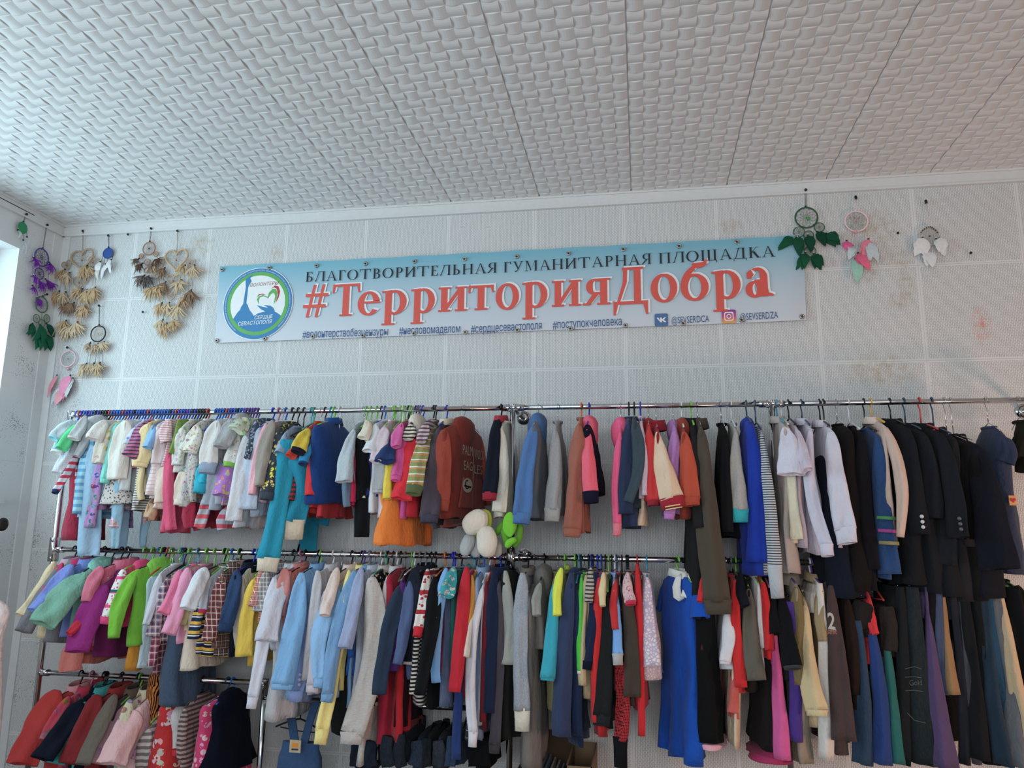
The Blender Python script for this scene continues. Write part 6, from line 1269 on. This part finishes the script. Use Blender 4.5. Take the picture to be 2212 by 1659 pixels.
def plush_tube(pts, r, m):
    P = [onY(x, y, Y) for x, y, Y in pts]; k = pxm(P[0]); Q = []
    for i in range(len(P)-1):
        for t in (0, .33, .66): Q.append(P[i]*(1-t)+P[i+1]*t)
    Q.append(P[-1]); N = len(Q); R = [r*k*max(.45, min(1, math.sin(math.pi*(i+.6)/(N+.2))**.35)) for i in range(N)]
    b = MB(); b.tube([q-np.array(r2.location) for q in Q], R, 12); return b.build('leg', m, r2)
plush_tube([(1096, 1120, PY+.06), (1082, 1140, PY+.05), (1070, 1155, PY+.05)], 8, gp2)
plush_tube([(1100, 1125, PY+.04), (1090, 1150, PY+.02), (1096, 1178, PY+.02)], 9, gp2)
plush_tube([(1112, 1118, PY+.05), (1124, 1140, PY+.03), (1120, 1165, PY+.03), (1110, 1182, PY+.03)], 8, gp2)
plush_tube([(1094, 1182, PY-.01), (1100, 1172, PY-.015), (1115, 1164, PY-.01)], 8, gp)

# ---------------------------------------------------------------- dungarees, boxes, stray clothes
D = empty('denim_dungarees', onY(650, 1659, -.44), 'blue denim dungarees with wide straps and a small badge', 'dungarees', 'clothes on the low jeans rail'); DO = np.array(D.location)
dm = cloth('2c4468', 'dn/3c5a80')
def strip(name, pts, wpx, thick, mat, root):
    P = [onY(*p) for p in pts]; O = np.array(root.location); V, F = [], []
    for p in P:
        k = pxm(p); h = wpx*k/2
        V += [p-O+np.array([-h, 0, 0]), p-O+np.array([h, 0, 0]), p-O+np.array([h, thick, 0]), p-O+np.array([-h, thick, 0])]
    for i in range(len(P)-1):
        q = 4*i
        for a_ in range(4): F.append((q+a_, q+(a_+1) % 4, q+4+(a_+1) % 4, q+4+a_))
    F.append((3, 2, 1, 0)); q = len(V)-4; F.append((q, q+1, q+2, q+3)); return mesh_obj(name, V, F, mat, root, False)
strip('strap', [(622, 1520, -.36), (630, 1560, -.40), (636, 1604, -.435)], 19, .008, dm, D); strip('strap', [(682, 1515, -.36), (668, 1560, -.40), (656, 1606, -.435)], 17, .008, dm, D)
Vb, Fb = body_mesh(.22, -.0, -.01, -.50, .04, 1.3, np.array([1., 0, 0]), np.array([0, -1., 0]), random.Random(4), skirt=True, amp=.6)
c = onY(650, 1597, -.43); mesh_obj('bib', [v+c-DO for v in Vb], Fb, dm, D)
c = onY(638, 1612, -.50)-DO; b = MB(); b.box(c+np.array([-.026, -.003, -.026]), c+np.array([.026, .003, .026])); b.box(c+np.array([-.014, -.0045, -.004]), c+np.array([.014, -.003, .014]), 1); b.box(c+np.array([-.016, -.0045, -.016]), c+np.array([.016, -.003, -.009]), 2)
b.build('badge', [cloth('b0a080'), cloth('d08020'), cloth('2c3c4c')], D, False)
hanger(onY(652, 1500, RY)[0], ZL2, .10, .34, 1.3, 'bk', 'black hanger under the blue denim dungarees')
CB = simple('brown_cardboard', '7a6248', .9, gain=1.1); CB2 = simple('dark_cardboard', '54402f', .9, gain=1.1)
def carton(x0, x1, z1, y0, y1, mat, label, flaps=True, z0=0.0):
    o = empty('cardboard_box', ((x0+x1)/2, (y0+y1)/2, z0), label, 'box', 'cardboard boxes on the floor'); w2, d2, h = (x1-x0)/2, abs(y1-y0)/2, z1-z0; b = MB(); t = .005
    b.box((-w2, -d2, 0), (w2, d2, t)); b.box((-w2, -d2, 0), (w2, -d2+t, h)); b.box((-w2, d2-t, 0), (w2, d2, h)); b.box((-w2, -d2, 0), (-w2+t, d2, h)); b.box((w2-t, -d2, 0), (w2, d2, h)); b.build('carton_body', mat, o, False)
    if flaps:
        b = MB(); b.add([(-w2, d2, h), (w2, d2, h), (w2*.96, d2+.02, h+.10), (-w2*.96, d2+.02, h+.10), (-w2, d2-t, h), (w2, d2-t, h), (w2*.96, d2+.015, h+.10), (-w2*.96, d2+.015, h+.10)], [(0, 1, 2, 3), (7, 6, 5, 4), (0, 4, 5, 1), (1, 5, 6, 2), (2, 6, 7, 3), (3, 7, 4, 0)]); b.build('carton_flap', mat, o, False)
        b = MB(); b.add([(-w2, -d2, h), (-w2, d2, h), (-w2-.10, d2, h-.05), (-w2-.10, -d2, h-.05), (-w2, -d2, h-.005), (-w2, d2, h-.005), (-w2-.10, d2, h-.055), (-w2-.10, -d2, h-.055)], [(0, 1, 2, 3), (7, 6, 5, 4), (0, 4, 5, 1), (1, 5, 6, 2), (2, 6, 7, 3), (3, 7, 4, 0)]); b.build('carton_flap', mat, o, False)
    return o
p0 = onY(1172, 1640, -.25); p1 = onY(1232, 1640, -.25); p2 = onY(1286, 1602, -.25)
bx = carton(p1[0]+.004, p2[0], .575, -.50, -.12, CB, 'brown cardboard box with marker scribble against the wall', False)
carton(p0[0]-.03, p1[0]-.008, .50, -.50, -.06, CB2, 'open dark cardboard box full of booklets', True)
bo = np.array(bx.location); a = MB(); mk = simple('marker_ink', '241c18', .7)
for s in (((-.04, .50), (-.02, .52), (-.03, .49)), ((0, .5), (.02, .515), (.0, .485), (.025, .48)), ((.04, .5), (.055, .52), (.045, .48)), ((-.05, .455), (-.03, .47), (-.03, .44)), ((0, .46), (.03, .455))): a.tube([(x, -.1915, z) for x, z in s], .0022, 5)
a.build('marker_scribble', mk, bx)
for i in range(6):
    o = empty('booklet', ((p0[0]+p1[0])/2-.055+.02*i, -.27, .30), ('first', 'second', 'third', 'fourth', 'fifth', 'rearmost')[i]+' thin booklet standing in the open dark box, counted from its lower side', 'booklet', 'booklets in the open box'); b = MB(); b.box((-.004, -.12, -.28), (.004, .12, .235-.012*i)); b.build('cover', simple('booklet_cover', ('b8bcc0', '8c98a4', 'c4c0b4')[i % 3], .5), o, False)
# olive jersey just past the denim dress
GT2 = parse('T 2222,930 2206,988 34,34 .12 1020 tee 2c2a20 - hc=wi,f=.0 | dark olive sleeve at the picture edge on the top rail\nM 2200,1262 2206,1330 30,30 .3 1420 top 2a2620 - hc=gn | dark brown top on green hanger beyond the beige trousers\nM 2190,1268 2188,1300 24,22 .3 1400 vest 3c3440 pr/8a8490/.02 hc=wi,ns=1 | small dark printed vest beside green hanger at rail end')
for i, g in enumerate(GT2): garment(900+i, *g)
# rail and lace dress close to the camera at the left edge
fo = empty('side_rail', (XL, -2.0, 1.545), 'grey-white rail end with black cap reaching in at left edge', 'clothes rail'); b = MB()
L = -1.775-XL; b.cyl((0, 0, 0), (L-.02, 0, 0), .0155, 20); b.build('tube', simple('grey_steel', '5a5c60', .4, .5), fo)
b = MB(); b.cyl((L-.025, 0, 0), (L-.009, 0, 0), .0185, 20); b.build('collar', WP, fo); b = MB(); b.cyl((L-.009, 0, 0), (L-.003, 0, 0), .0185, 20); b.cyl((L-.003, 0, 0), (L, 0, 0), .0185, 20, 0, .011); b.build('end_cap', DK, fo)
b = MB(); b.cyl((.001, 0, 0), (.012, 0, 0), .04, 20); b.build('flange', WP, fo)
lo = empty('lace_dress', (-1.895, -2.0, 1.545), 'white and pale pink lace dress at the left picture edge', 'dress'); lm = cloth('c8c0c4', 'lc/e0c8c0/.03')
Vb, Fb = body_mesh(.34, -.17, -.22, -.95, .06, 1.35, np.array([1., 0, 0]), np.array([0, -1., 0]), random.Random(8)); mesh_obj('body', Vb, Fb, lm, lo)
for s in ():
    P = [np.array([s*(.18+.035*t), -.0, -.14-.14*t]) for t in (0, .3, .6, 1)]; V, F = tube_mesh(P, [.03, .05, .045, .04], [.03, .035, .03, .03], np.array([1., 0, 0]), random.Random(3)); mesh_obj('sleeve', V, F, lm, lo)
ho = empty('clothes_hanger', (-1.895, -2.0, 1.545), 'white hanger under the white and pink lace dress', 'hanger', 'clothes hangers'); b = MB()
b.tube([(0, -.0215*math.cos(a), .0215*math.sin(a)) for a in [math.radians(q) for q in range(-20, 181, 20)]]+[(0, .02, -.015), (0, .005, -.035), (0, 0, -.17)], .003, 8); b.build('hook', simple('hanger_plastic_wh', HC['wh'], .35), ho)
b = MB(); b.tube([(t*.14, 0, -.18-.05*abs(t)) for t in (-1, -.5, 0, .5, 1)], .005, 8); b.build('shoulder_bar', simple('hanger_plastic_wh', HC['wh'], .35), ho)
